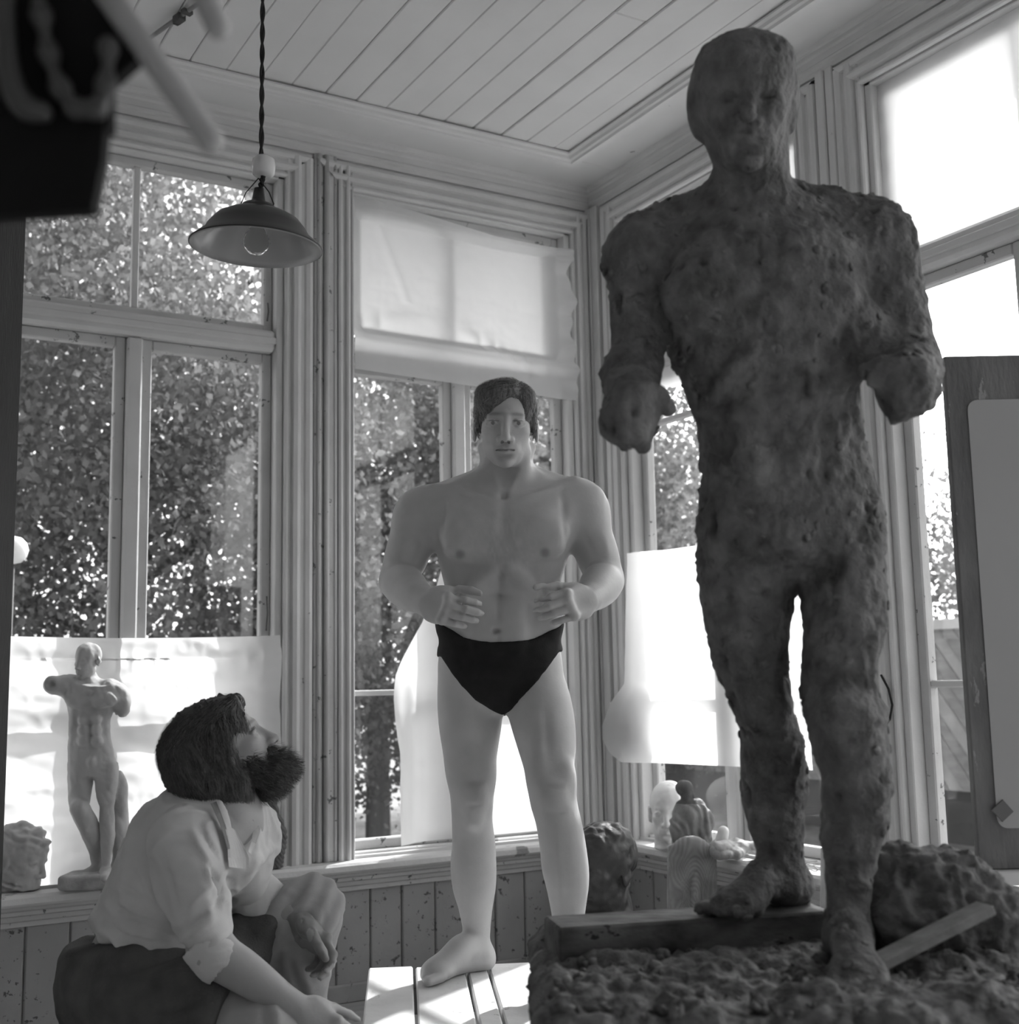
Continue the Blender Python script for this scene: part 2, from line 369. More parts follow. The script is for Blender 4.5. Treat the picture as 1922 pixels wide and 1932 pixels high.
# --- translucent paper over the panes
paperm = mat('tracing_paper', 0.86, 0.8, 0.03, 4, 0.25, 9, trans=0.68, spec=0.1)
def sheet(name, P, rows, label, ns=70, nz=70, amp=0.006, fr=9.0, base=-0.004, curl=None, seed=1, fold=None):
    """rows: (z, s_left, s_right) from top to bottom"""
    zs = np.array([r[0] for r in rows])[::-1]; a = np.array([r[1] for r in rows])[::-1]; b = np.array([r[2] for r in rows])[::-1]
    z = np.linspace(rows[0][0], rows[-1][0], nz); A = np.interp(z, zs, a); B = np.interp(z, zs, b); t = np.linspace(0, 1, ns)
    S = A[:, None]+(B-A)[:, None]*t[None, :]; Z = np.repeat(z[:, None], ns, 1)
    q = np.stack([S.ravel(), Z.ravel(), np.zeros(S.size)], 1)
    nn = vnoise(q, fr, seed)*0.6+vnoise(q*np.array([1, 2.2, 1]), fr*1.7, seed+1)*0.4+0.35*np.abs(vnoise(q, fr*3, seed+2))
    N = base-amp*(nn.reshape(S.shape)+1.2); TT = np.repeat(t[None, :], nz, 0); ZZ = np.repeat(np.linspace(0, 1, nz)[:, None], ns, 1)
    if curl is not None: S, Z, N = curl(S, Z, N, TT, ZZ)
    v = [P(s, n, zz) for s, n, zz in zip(S.ravel(), N.ravel(), Z.ravel())]
    f = [(i*ns+k, i*ns+k+1, (i+1)*ns+k+1, (i+1)*ns+k) for i in range(nz-1) for k in range(ns-1)]
    o = mk(name, v, f, paperm, None, True); tag(o, label, 'paper', 'papers pinned over the windows'); return o
def c_w2(S, Z, N, T, U):
    sag = 0.055*np.clip((T-0.2)/0.45, 0, 1)*np.clip(1-U*6, 0, 1)                # top edge sags to the right
    Z = Z-sag
    e = np.clip((T-0.93)/0.07, 0, 1); N = N-0.028*e*(0.6+0.5*np.sin(U*21)+0.4*np.sin(U*47+1)); S = S+0.014*e*np.sin(U*17+0.5)
    b = np.clip((U-0.80)/0.06, 0, 1); N = N-0.012*b-0.010*np.exp(-((U-0.82)/0.03)**2)
    cr = np.exp(-((U-0.74+0.10*np.sin(T*5))/0.05)**2); N = N-0.014*cr*np.abs(np.sin(T*26+3*np.sin(T*9)))
    fo = np.exp(-((T-0.10-0.28*U)/0.020)**2)*(U < 0.55); N = N-0.006*fo
    Z = Z-0.030*T*np.clip((U-0.5)*2, 0, 1)
    pr = np.clip(T/0.05, 0, 1)*np.clip((0.93-T)/0.05, 0, 1)*np.clip((U-0.05)/0.05, 0, 1)*np.clip((0.78-U)/0.05, 0, 1)
    N = N+0.056*pr
    return S, Z, N
sheet('paper_sheet', PB, [(3.355, 2.035, 3.150), (2.585, 2.035, 3.165)], 'crumpled white paper hung over the upper half of the middle window', 120, 100, 0.0035, 8, -0.004, c_w2, 3)
def c_w2b(S, Z, N, T, U):
    e = np.clip((0.22-T)/0.22, 0, 1)*np.clip((U-0.35)*3, 0, 1); N = N-0.10*e**2+0.006*np.sin(T*70)*e
    return S, Z, N
P2 = lambda u, v: onY(u, v, 4.79)
rw = [(P2(u, v)[2], P2(u, v)[0], 3.10) for u, v in ((835, 1055), (818, 1110), (792, 1175), (760, 1235), (742, 1275), (735, 1320), (732, 1400), (734, 1592))]
sheet('paper_sheet', PB, rw, 'tall curling sheet of white paper leaning in the lower middle window behind the standing man', 90, 70, 0.006, 6, 0.030, c_w2b, 9)
def c_w1(S, Z, N, T, U):
    e = np.clip((T-0.93)/0.07, 0, 1); N = N-0.05*e**2-0.012*e*np.sin(U*14); Z = Z-0.012*np.sin(T*3)*(U < 0.1)
    cr = np.exp(-((U-0.10)/0.05)**2); N = N-0.012*cr*np.abs(np.sin(T*33+2*np.sin(T*13)))
    cr = np.exp(-((U-0.42+0.06*np.sin(T*7))/0.04)**2); N = N-0.012*cr
    return S, Z, N
sheet('paper_sheet', PB, [(1.452, 0.50, 1.700), (0.552, 0.50, 1.712)], 'wide wrinkled white paper across the lower part of the left window', 140, 110, 0.010, 8, 0.020, c_w1, 17)
sheet('paper_sheet', PR, [(3.375, 3.36, 4.50), (2.53, 3.36, 4.50)], 'glowing white paper over the upper panes of the window behind the clay figure', 60, 50, 0.006, 6, 0.045, None, 23)
P3 = lambda u, v: onX(u, v, 3.285)
rw = [(P3(u, v)[2], 3.42, P3(u, v)[1]) for u, v in ((1200, 1045), (1197, 1150), (1193, 1290), (1168, 1325), (1152, 1368), (1153, 1395), (1166, 1420), (1188, 1437))]
def c_w3(S, Z, N, T, U): return S, Z-0.016*(1-T)*(1-U)+0.02*(1-T)*U, N-0.054*np.clip((T-0.80)/0.12, 0, 1)
sheet('paper_sheet', PR, rw, 'white paper with a bulging torn edge over the lower panes behind the clay figure', 60, 60, 0.004, 5, 0.006, c_w3, 31)
def c_w4(S, Z, N, T, U):
    Z = Z+U*0.016*np.sin(T*16+0.6)+U*0.010*np.sin(T*37); return S, Z, N
sheet('paper_sheet', PR, [(3.375, 1.82, 2.95), (2.690, 1.82, 2.95)], 'bright white paper over the upper panes of the rightmost window', 60, 50, 0.005, 6, 0.045, c_w4, 37)
# ================================================================ outside the windows
grm = mat('garden_ground', 0.22, 0.9, 0.4, 2, 0.4, 8)
gd = G().box((-30, YB+0.3, -0.45), (45, 50, -0.35)); gd.box((XR+0.3, -20, -0.45), (45, YB+0.3, -0.35))
tag(gd.build('garden_ground', grm), kind='structure')
leafm = mat('leaf', 0.20, 0.55, 0.35, 0.8, trans=0.45, spec=0.3)
barkm = mat('bark', 0.10, 0.9, 0.3, 10, 0.6, 25, stretch=(1, 1, 0.2))
def tree(label, base, h, r, crown_lo, n, leaf=0.055, seed=0, trunk=0.12):
    rg = np.random.default_rng(seed); b = np.array(base, float)
    root = empty('tree', tuple(b)); tag(root, label, 'tree', 'garden trees outside the windows')
    g = G(); top = b+np.array([rg.uniform(-.3, .3), rg.uniform(-.3, .3), h*0.8])
    g.tube([b, b+(top-b)*0.3+np.array([.05, 0, 0]), b+(top-b)*0.6, top], [trunk, trunk*.8, trunk*.5, trunk*.15], 9)
    for i in range(12):
        t = rg.uniform(0.3, 0.85); a = rg.uniform(0, 6.28); p = b+(top-b)*t; L = r*rg.uniform(.5, .9)
        q = p+np.array([math.cos(a)*L, math.sin(a)*L, L*rg.uniform(.2, .7)]); g.tube([p, (p+q)/2+np.array([0, 0, .1]), q], [trunk*.35, trunk*.22, trunk*.06], 6)
    g.build('trunk', barkm, root, smooth=True)
    # leaf clusters spread over the crown volume
    K = 150; cc = rg.normal(0, 1, (K, 3)); cc /= np.linalg.norm(cc, axis=1)[:, None]; cc *= rg.uniform(0.25, 1.0, (K, 1))**(1/2.2)
    zc = b[2]+crown_lo+(h-crown_lo)/2; cen = np.array([b[0], b[1], zc]); rad = np.array([r, r, (h-crown_lo)/2])
    cl = cen+cc*rad; k = rg.integers(0, K, n); p = cl[k]+rg.normal(0, 1, (n, 3))*np.array([.26, .26, .18])*r/1.6
    p[:, 2] = np.maximum(p[:, 2], b[2]+0.2)
    d = rg.normal(0, 1, (n, 3)); d[:, 2] -= 0.6; d /= np.linalg.norm(d, axis=1)[:, None]
    e = np.cross(d, rg.normal(0, 1, (n, 3))); e /= np.linalg.norm(e, axis=1)[:, None]
    nr = np.cross(d, e); s = leaf*rg.uniform(.6, 1.35, (n, 1))
    v = np.stack([p-d*s, p+e*s*.75+nr*s*.2, p+d*s, p-e*s*.75+nr*s*.2], 1).reshape(-1, 3)
    f = np.arange(4*n).reshape(n, 4)
    o = mk('foliage', v, f, leafm, root); o['kind'] = 'stuff'
    return root
TREES = [
 ('leafy tree with a dark trunk filling the left window', (2.2, 9.6, -0.4), 5.2, 1.9, 0.7, 41000, 0.030, 1),
 ('tall crown seen through the top panes of the left window', (1.0, 11.4, -0.4), 7.2, 2.6, 2.2, 44000, 0.033, 2),
 ('leafy tree seen through the middle window left of the man', (4.6, 10.2, -0.4), 5.0, 1.7, 0.5, 36000, 0.030, 3),
 ('tree seen beside the man\'s head in the middle window', (6.6, 10.6, -0.4), 6.0, 2.0, 1.0, 36000, 0.030, 4),
 ('tree behind the others at the far back of the garden', (4.0, 14.0, -0.4), 9.5, 3.4, 1.0, 26000, 0.040, 5),
 ('broad tree at the far left of the garden', (-0.2, 13.0, -0.4), 8.5, 3.0, 1.0, 24000, 0.040, 6),
 ('sunlit tree between the clay figure\'s arm and body', (10.2, 11.8, -0.4), 4.6, 2.2, 0.6, 33000, 0.030, 7),
 ('sunlit tree beside the easel board in the right window', (13.2, 8.6, -0.4), 4.8, 2.4, 0.4, 60000, 0.033, 8),
 ('low tree at the far right of the garden', (14.0, 5.0, -0.4), 4.0, 2.2, 0.4, 23000, 0.033, 9),
 ('tree in the gap behind the corner post', (8.4, 13.4, -0.4), 6.0, 2.4, 0.8, 33000, 0.035, 10),
]
for t in TREES: tree(*t)
# shed roof of slanting boards behind the right-hand windows
sh = empty('garden_shed', (9.6, 8.2, -0.35)); tag(sh, 'low garden shed clad in slanting boards outside the right windows', 'shed')
shm = mat('shed_boards', 0.34, 0.8, 0.2, 4, 0.3, 20, stretch=(1, 1, 4)); shl = mat('shed_trim', 0.75, 0.7, 0.05)
G().box((9.62, 4.0, -0.35), (11.2, 13.4, 1.62)).build('shed_body', mat('shed_dark', 0.10, 0.9), sh)
G().bbox((9.50, 3.9, 1.66), (11.3, 13.5, 1.76)).build('ridge_board', shl, sh)
k = 0; y = 2.2
while y < 14.4:
    # each board slants: its foot lies nearer +Y than its head
    w = 0.15; z0, z1 = 0.15, 1.66; dy = 1.15
    pts = []
    for (yy, zz) in ((y, z1), (y+w, z1), (y+w-dy, z0), (y-dy, z0)): pts.append((yy, zz))
    if min(p[0] for p in pts) > 3.95 and max(p[0] for p in pts) < 13.4:
        off = 0.015*(k % 2)
        G().prism(pts, lambda a, b, t: (t, a, b), 9.56-off, 9.615).build('shed_board', shm if k % 3 else mat('shed_boards_pale', 0.45, 0.8, 0.2, 4), sh)
    y += 0.165; k += 1

# white globe lamp on a post, seen at the left edge of the left window
gp = at(26, 1038, 6.0); gl = empty('garden_globe_lamp', (gp[0], gp[1], -0.35)); tag(gl, 'round white globe lamp outside the left window, half hidden by the shelf', 'lamp')
G().lathe([(0.001, -.070), (.035, -.061), (.061, -.035), (.070, 0), (.061, .035), (.035, .061), (.001, .070)], gp, 24).build('globe', mat('opal_globe', 0.9, 0.4, 0.02), gl, True)
G().tube([(gp[0], gp[1], -0.35), (gp[0], gp[1], gp[2]-.065)], .007, 8).build('lamp_post', mat('post_metal', 0.08, 0.6), gl, True)
# ================================================================ sculpting: signed distance fields turned into meshes
def nrm(v): v = np.asarray(v, float); return v/(np.linalg.norm(v)+1e-12)
def hermite(zs, vs, z):
    zs = np.asarray(zs, float); vs = np.asarray(vs, float); o = np.argsort(zs); zs = zs[o]; vs = vs[o]
    d = np.diff(vs)/np.maximum(np.diff(zs), 1e-6); m = np.zeros_like(vs); m[1:-1] = (d[:-1]+d[1:])/2; m[0] = d[0]; m[-1] = d[-1]
    bad = np.zeros(len(vs), bool); bad[1:-1] = d[:-1]*d[1:] <= 0; m[bad] = 0
    z = np.clip(z, zs[0], zs[-1]); i = np.clip(np.searchsorted(zs, z)-1, 0, len(zs)-2); h = np.maximum(zs[i+1]-zs[i], 1e-6); t = (z-zs[i])/h
    return (2*t**3-3*t**2+1)*vs[i]+(t**3-2*t**2+t)*h*m[i]+(-2*t**3+3*t**2)*vs[i+1]+(t**3-t**2)*h*m[i+1]
class Field:
    """list of blended shapes; op '+' union, '-' carve, '&' keep"""
    def __init__(s): s.ops = []
    def copy(s): f = Field(); f.ops = list(s.ops); return f
    def _a(s, op, fn, lo, hi, k): s.ops.append((op, fn, np.asarray(lo, float), np.asarray(hi, float), k)); return s
    def ell(s, c, r, R=None, k=0.02, op='+'):
        c = np.asarray(c, float); r = np.asarray(r if hasattr(r, '__len__') else [r]*3, float); R = np.eye(3) if R is None else np.asarray(R, float)   # columns = axes
        e = np.sqrt(((R*r)**2).sum(1))
        def fn(X, Y, Z):
            x, y, z = X-c[0], Y-c[1], Z-c[2]; k0 = 0; k1 = 0
            for i in range(3):
                q = x*R[0, i]+y*R[1, i]+z*R[2, i]; k0 = k0+(q/r[i])**2; k1 = k1+(q/r[i]**2)**2
            k0 = np.sqrt(k0); return k0*(k0-1)/(np.sqrt(k1)+1e-9)
        return s._a(op, fn, c-e, c+e, k)
    def cone(s, a, b, ra, rb=None, k=0.02, op='+', sq=None):
        a = np.asarray(a, float); b = np.asarray(b, float); rb = ra if rb is None else rb; ba = b-a; L = ba @ ba+1e-12; m = max(ra, rb)
        def fn(X, Y, Z):
            x, y, z = X-a[0], Y-a[1], Z-a[2]; t = np.clip((x*ba[0]+y*ba[1]+z*ba[2])/L, 0, 1)
            x = x-t*ba[0]; y = y-t*ba[1]; z = z-t*ba[2]
            if sq is not None:
                d_, fct = sq; w = (x*d_[0]+y*d_[1]+z*d_[2])*(1/fct-1); x = x+d_[0]*w; y = y+d_[1]*w; z = z+d_[2]*w
                return (np.sqrt(x*x+y*y+z*z)-(ra+(rb-ra)*t))*min(1, fct)
            return np.sqrt(x*x+y*y+z*z)-(ra+(rb-ra)*t)
        return s._a(op, fn, np.minimum(a, b)-m, np.maximum(a, b)+m, k)
    def chain(s, pts, rs, k=0.02, op='+', sq=None, sub=9):
        """smooth limb through several points (Catmull-Rom), one blended shape"""
        P = [np.asarray(p, float) for p in pts]; n = len(P); t = np.arange(n); tt = np.linspace(0, n-1, (n-1)*sub+1)
        Q = np.stack([hermite(t, [p[i] for p in P], tt) for i in range(3)], 1); r = hermite(t, rs, tt)
        segs = [Field().cone(Q[i], Q[i+1], r[i], r[i+1], sq=sq).ops[0] for i in range(len(Q)-1)]
        lo = np.min([g[2] for g in segs], 0); hi = np.max([g[3] for g in segs], 0)
        def fn(X, Y, Z):
            d = None
            for g in segs:
                e = g[1](X, Y, Z); d = e if d is None else np.minimum(d, e)
            return d
        return s._a(op, fn, lo, hi, k)
    def stack(s, rows, k=0.02, op='+', n=2.0):
        """rows (z, cx, cy, a, b): elliptical slices up a roughly vertical form"""
        A = np.asarray(rows, float); A = A[np.argsort(A[:, 0])]; z0, z1 = A[0, 0], A[-1, 0]
        def fn(X, Y, Z):
            z = np.asarray(Z, float); cx, cy, a, b = (hermite(A[:, 0], A[:, i], z) for i in (1, 2, 3, 4))
            a = np.maximum(a, 1e-3); b = np.maximum(b, 1e-3); m = np.minimum(a, b)
            q = (np.abs((X-cx)/a)**n+np.abs((Y-cy)/b)**n)**(1/n)
            d = (q-1)*m*np.where(q > 1, 1.0, 1.0)
            e = np.maximum(z0-z, z-z1); return np.where(e > 0, np.sqrt(np.maximum(d, 0)**2+e*e), np.maximum(d, e))
        m = A[:, 3:5].max(); lo = [(A[:, 1]-A[:, 3]).min(), (A[:, 2]-A[:, 4]).min(), z0]; hi = [(A[:, 1]+A[:, 3]).max(), (A[:, 2]+A[:, 4]).max(), z1]
        return s._a(op, fn, lo, hi, k)
    def box(s, c, h, R=None, r=0.005, k=0.01, op='+'):
        c = np.asarray(c, float); h = np.asarray(h, float); R = np.eye(3) if R is None else np.asarray(R, float); e = (np.abs(R)*h).sum(1)
        def fn(X, Y, Z):
            x, y, z = X-c[0], Y-c[1], Z-c[2]; q = [np.abs(x*R[0, i]+y*R[1, i]+z*R[2, i])-(h[i]-r) for i in range(3)]
            o = np.sqrt(sum(np.maximum(g, 0)**2 for g in q)); return o+np.minimum(np.maximum(np.maximum(q[0], q[1]), q[2]), 0)-r
        return s._a(op, fn, c-e, c+e, k)
    def half(s, p, n, k=0.005, op='-'):
        """carve ('-') or keep ('&') the half space n.(x-p) < 0"""
        p = np.asarray(p, float); n = nrm(n)
        return s._a(op, lambda X, Y, Z: (X-p[0])*n[0]+(Y-p[1])*n[1]+(Z-p[2])*n[2], [-9]*3, [9]*3, k)
    def offset(s, d): return s._a('o', d, [-9]*3, [9]*3, 0)
    def sub(s, other, op='&', k=0.004): return s._a(op, other, [-9]*3, [9]*3, k)
    def bounds(s, pad=0.03):
        u = [o for o in s.ops if o[0] == '+']; return np.min([o[2] for o in u], 0)-pad, np.max([o[3] for o in u], 0)+pad
    def grid(s, lo, hi, h):
        lo = np.asarray(lo, float); n = np.ceil((np.asarray(hi)-lo)/h).astype(int)+1
        ax = [lo[i]+h*np.arange(n[i]) for i in range(3)]; F = np.full(tuple(n), 0.5, np.float32)
        for op, fn, a, b, k in s.ops:
            if op == 'o': F -= fn; continue
            if isinstance(fn, Field):
                G2 = fn.grid(lo, hi, h); A = F
                if op == '&': F = np.maximum(A, G2)
                elif op == '-':
                    t = np.clip(0.5-0.5*(A+G2)/k, 0, 1); F = A*(1-t)+(-G2)*t+k*t*(1-t)
                else: F = np.minimum(A, G2)
                continue
            mg = k+0.035; i0 = np.clip(np.floor((a-mg-lo)/h).astype(int), 0, n); i1 = np.clip(np.ceil((b+mg-lo)/h).astype(int)+1, 0, n)
            if (i1 <= i0).any(): continue
            sl = tuple(slice(p, q) for p, q in zip(i0, i1))
            d = fn(ax[0][sl[0]][:, None, None], ax[1][sl[1]][None, :, None], ax[2][sl[2]][None, None, :]).astype(np.float32); A = F[sl]
            if op == '+':
                t = np.clip(0.5+0.5*(A-d)/k, 0, 1); F[sl] = A*(1-t)+d*t-k*t*(1-t)
            elif op == '-':
                t = np.clip(0.5-0.5*(A+d)/k, 0, 1); F[sl] = A*(1-t)+(-d)*t+k*t*(1-t)
            else: F[sl] = np.maximum(A, d)
        return F
def nets(F, lo, h):
    """surface nets: (verts, quads)"""
    ng = F < 0; c = np.zeros(tuple(np.array(F.shape)-1), np.int8)
    sh = [(i, j, k) for i in (0, 1) for j in (0, 1) for k in (0, 1)]; S = F.shape
    for (i, j, k) in sh: c += ng[i:S[0]-1+i, j:S[1]-1+j, k:S[2]-1+k]
    m = (c > 0) & (c < 8); I = np.argwhere(m); idx = np.full(m.shape, -1, np.int64); idx[m] = np.arange(len(I))
    acc = np.zeros((len(I), 3)); cnt = np.zeros(len(I))
    val = {s_: F[I[:, 0]+s_[0], I[:, 1]+s_[1], I[:, 2]+s_[2]].astype(float) for s_ in sh}
    for a in sh:
        for ax in range(3):
            if a[ax]: continue
            b = list(a); b[ax] = 1; b = tuple(b); va, vb = val[a], val[b]; x = (va < 0) != (vb < 0)
            t = np.where(x, va/np.where(x, va-vb, 1), 0); p = np.repeat(np.array(a, float)[None], len(I), 0); p[:, ax] = t
            acc += p*x[:, None]; cnt += x
    v = np.asarray(lo)+h*(I+acc/np.maximum(cnt, 1)[:, None]); Q = []
    for ax in range(3):
        o1, o2 = [(1, 2), (2, 0), (0, 1)][ax]
        sl0 = [slice(None)]*3; sl1 = [slice(None)]*3; sl0[ax] = slice(0, -1); sl1[ax] = slice(1, None)
        e = ng[tuple(sl0)] != ng[tuple(sl1)]; J = np.argwhere(e)
        J = J[(J[:, o1] > 0) & (J[:, o2] > 0) & (J[:, o1] < S[o1]-1) & (J[:, o2] < S[o2]-1)]
        if not len(J): continue
        u1 = np.zeros(3, int); u1[o1] = 1; u2 = np.zeros(3, int); u2[o2] = 1
        q = np.stack([idx[tuple((J-u1-u2).T)], idx[tuple((J-u2).T)], idx[tuple(J.T)], idx[tuple((J-u1).T)]], 1)
        fl = ~ng[tuple(J.T)]; q[fl] = q[fl][:, ::-1]; Q.append(q)
    return v, np.concatenate(Q) if Q else np.zeros((0, 4), int)
def vnormals(v, q):
    n = np.cross(v[q[:, 2]]-v[q[:, 0]], v[q[:, 3]]-v[q[:, 1]]); N = np.zeros_like(v)
    for i in range(4): np.add.at(N, q[:, i], n)
    return N/(np.linalg.norm(N, axis=1)[:, None]+1e-12)
def relax(v, q, it=1, f=0.5):
    for _ in range(it):
        s = np.zeros_like(v); c = np.zeros(len(v))
        for i in range(4):
            a, b = q[:, i], q[:, (i+1) % 4]; np.add.at(s, a, v[b]); np.add.at(s, b, v[a]); np.add.at(c, a, 1); np.add.at(c, b, 1)
        v = v*(1-f)+f*s/np.maximum(c, 1)[:, None]
    return v
def mesh_field(F, h, fine=(), rel=1):
    """whole field at step h; boxes in fine = [(lo, hi, step)] are re-meshed finer; returns (verts, quads)"""
    lo, hi = F.bounds(); g = F.grid(lo, hi, h); v, q = nets(g, lo, h); v = relax(v, q, rel); V_, Q_ = [], []; n = 0
    c = v[q].mean(1); keep = np.ones(len(q), bool)
    for a, b, st in fine: keep &= ~((c > np.asarray(a)+h*0.5) & (c < np.asarray(b)-h*0.5)).all(1)
    V_.append(v); Q_.append(q[keep]); n = len(v)
    for a, b, st in fine:
        a = np.asarray(a, float); b = np.asarray(b, float)
        w, p = nets(F.grid(a-2*st, b+2*st, st), a-2*st, st); w = relax(w, p, 1, 0.4); cc = w[p].mean(1); p = p[((cc > a) & (cc < b)).all(1)]
        V_.append(w); Q_.append(p+n); n += len(w)
    v = np.concatenate(V_); q = np.concatenate(Q_); used = np.unique(q); rm = np.full(len(v), -1); rm[used] = np.arange(len(used))
    return v[used], rm[q]
def ribbons(seeds, nrmls, dirf, F, lo, h, length, steps, width, rg, lift=0.0, wob=0.15):
    """hair strands that follow a field's surface: flat tapering ribbons"""
    n = len(seeds); p = seeds.copy(); L = length*rg.uniform(.5, 1.2, n); S = np.array(F.shape)
    def samp(x):
        i = np.clip(((x-lo)/h).astype(int), 1, S-2); return i
    path = [p.copy()]; ns = [nrmls.copy()]; nn = nrmls.copy(); w0 = rg.normal(0, wob, (n, 3))
    for st in range(steps):
        d = dirf(p, nn)+w0; d = d-(d*nn).sum(1)[:, None]*nn*(1-lift*st/steps); d /= np.linalg.norm(d, axis=1)[:, None]+1e-9
        p = p+d*(L/steps)[:, None]; i = samp(p); x, y, z = i.T
        g = np.stack([F[x+1, y, z]-F[x-1, y, z], F[x, y+1, z]-F[x, y-1, z], F[x, y, z+1]-F[x, y, z-1]], 1); g /= np.linalg.norm(g, axis=1)[:, None]+1e-9
        dist = F[x, y, z]; ok = np.abs(dist) < 0.03; tgt = 0.0015+0.004*lift*st
        p = p-np.where(ok, dist-tgt, 0)[:, None]*g*(1-lift*0.8); nn = np.where(ok[:, None], g, nn); path.append(p.copy()); ns.append(nn.copy())
    V_ = []; m = steps+1
    for i in range(m):
        t = path[min(i+1, m-1)]-path[max(i-1, 0)]; b = np.cross(t, ns[i]); b /= np.linalg.norm(b, axis=1)[:, None]+1e-9
        w = width*(1-0.85*i/(m-1)); V_ += [path[i]-b*w, path[i]+b*w]
    v = np.stack(V_, 1).reshape(-1, 3); k = 2*m
    q = np.concatenate([np.stack([np.arange(n)*k+2*i, np.arange(n)*k+2*i+1, np.arange(n)*k+2*i+3, np.arange(n)*k+2*i+2], 1) for i in range(steps)])
    return v, q
def frame(f, u):
    """columns (side, forward, up) from a forward and a rough up direction"""
    f = nrm(f); s = nrm(np.cross(f, u)); u = np.cross(s, f); return np.stack([s, f, u], 1)
def head(F, c, R, H, k=1.0, ears=True, soft=1.0, eyes=True, jaw=1.0, nose=1.0):
    """face and skull; c = centre, R columns (side, forward, up), H = chin to crown"""
    c = np.asarray(c, float)
    P = lambda s, f, u: c+R @ (np.array([s, f, u])*H)
    E = lambda s, f, u, r, kk=.05, op='+', T=None: F.ell(P(s, f, u), np.array(r)*H, R if T is None else R @ T, kk*H*soft, op)
    E(0, -.06, .14, (.325, .425, .355)); E(0, .10, -.10, (.255, .275, .36)); E(0, .15, -.31, (.205*jaw, .20, .15))
    E(0, .285, -.405, (.085*jaw, .075, .075), .08)
    for s in (-1, 1):
        E(s*.175*jaw, .03, -.25, (.065, .12, .10), .08); E(s*.165, .215, -.075, (.085, .085, .06), .09)
        F.cone(P(s*.015, .345, .075), P(s*.165, .285, .085), .038*H, .020*H, .05*H*soft)
        E(s*.138, .405, .005, (.080, .085, .052), .05, '-')
        if eyes:
            E(s*.138, .272, .0, (.062, .068, .060), .010)
            F.chain([P(s*.075, .322, -.003), P(s*.135, .345, .030), P(s*.205, .300, .004)], [.012*H, .018*H, .012*H], .012*H)
            F.chain([P(s*.080, .318, -.012), P(s*.138, .330, -.034), P(s*.200, .298, -.010)], [.010*H, .014*H, .010*H], .016*H)
        E(s*.058, .388, -.178, (.040, .048, .036), .03)
        E(s*.034, .425, -.212, (.017, .024, .016), .012, '-')
        if ears:
            T = np.array([[1, 0, 0], [0, math.cos(.2), -math.sin(.2)], [0, math.sin(.2), math.cos(.2)]])
            E(s*.345, -.055, -.05, (.030, .085, .135), .02, T=T); E(s*.376, -.035, -.045, (.022, .045, .085), .02, '-', T)
    F.cone(P(0, .335, .06), P(0, .445*nose, -.165), .034*H, .045*H, .04*H*soft)
    E(0, .29, -.275, (.135, .085, .085), .06)
    F.chain([P(-.105, .318, -.290), P(-.035, .372, -.268), P(0, .374, -.274), P(.035, .372, -.268), P(.105, .318, -.290)], [.012*H, .021*H, .020*H, .021*H, .012*H], .02*H)
    F.chain([P(-.095, .318, -.297), P(0, .370, -.318), P(.095, .318, -.297)], [.013*H, .025*H, .013*H], .02*H)
    F.chain([P(-.11, .335, -.292), P(0, .402, -.291), P(.11, .335, -.292)], [.006*H, .010*H, .006*H], .008*H, '-')
    E(0, .345, -.362, (.06, .018, .016), .05, '-')
    return P
def hand(F, w, fwd, palm, L, side, curl=(.5, .9, .7), thumb=(.5, .4), spread=0.06, k=0.006, r=None, thumb_in=0.35):
    """w wrist, fwd towards the knuckles, palm = palm normal, L hand length, side +1/-1 chooses the thumb side"""
    fwd = nrm(fwd); palm = nrm(np.asarray(palm)-fwd*(fwd @ np.asarray(palm))); s = np.cross(fwd, palm)*side; w = np.asarray(w, float)
    P = lambda a, b, c: w+L*(a*fwd+b*s+c*palm)
    F.cone(P(-.06, 0, 0), P(.12, 0, 0), .125*L, .15*L, .02, sq=(palm, .72))
    F.box(P(.25, 0, 0), np.array([.21, .20, .075])*L, np.stack([fwd, s, palm], 1), .06*L, .018)
    F.ell(P(.17, .14, .06), np.array([.15, .10, .09])*L, np.stack([fwd, s, palm], 1), .02); F.ell(P(.18, -.13, .05), np.array([.16, .08, .08])*L, np.stack([fwd, s, palm], 1), .02)
    lens = (.42, .47, .44, .34); tips = []
    for i in range(4):
        b = .155-.105*i; a0 = (.43, .46, .44, .40)[i]; p = P(a0, b, -.01); d = nrm(fwd+s*(b*spread*6)); ln = lens[i]*L; n_ = palm; pts = [p]; ang = 0
        cs = curl if not hasattr(curl[0], '__len__') else curl[i]
        for j, fr in enumerate((.47, .31, .24)):
            ang += cs[j]; q = pts[-1]+ln*fr*(math.cos(ang)*d+math.sin(ang)*n_); pts.append(q)
        rr = (r or 1)*L*(.050, .052, .050, .044)[i]; tips.append(pts[-1])
        F.ell(p-palm*.02*L, .055*L, k=.012)
        for j in range(3): F.cone(pts[j], pts[j+1], rr*(1.08, .98, .90)[j], rr*(.98, .90, .72)[j], k)
    p = P(.12, .17, .07); d = nrm(fwd*math.cos(thumb[0])+s*math.sin(thumb[0])+palm*thumb_in); q = p+d*.24*L
    d2 = nrm(d+(-s*.5+palm*.3)*thumb[1]+fwd*.3); q2 = q+d2*.20*L; d3 = nrm(d2+(-s*.3+palm*.2)*thumb[1]); q3 = q2+d3*.13*L
    F.cone(p, q, .075*L, .062*L, .015); F.cone(q, q2, .058*L, .054*L, k); F.cone(q2, q3, .054*L, .040*L, k)
    return tips
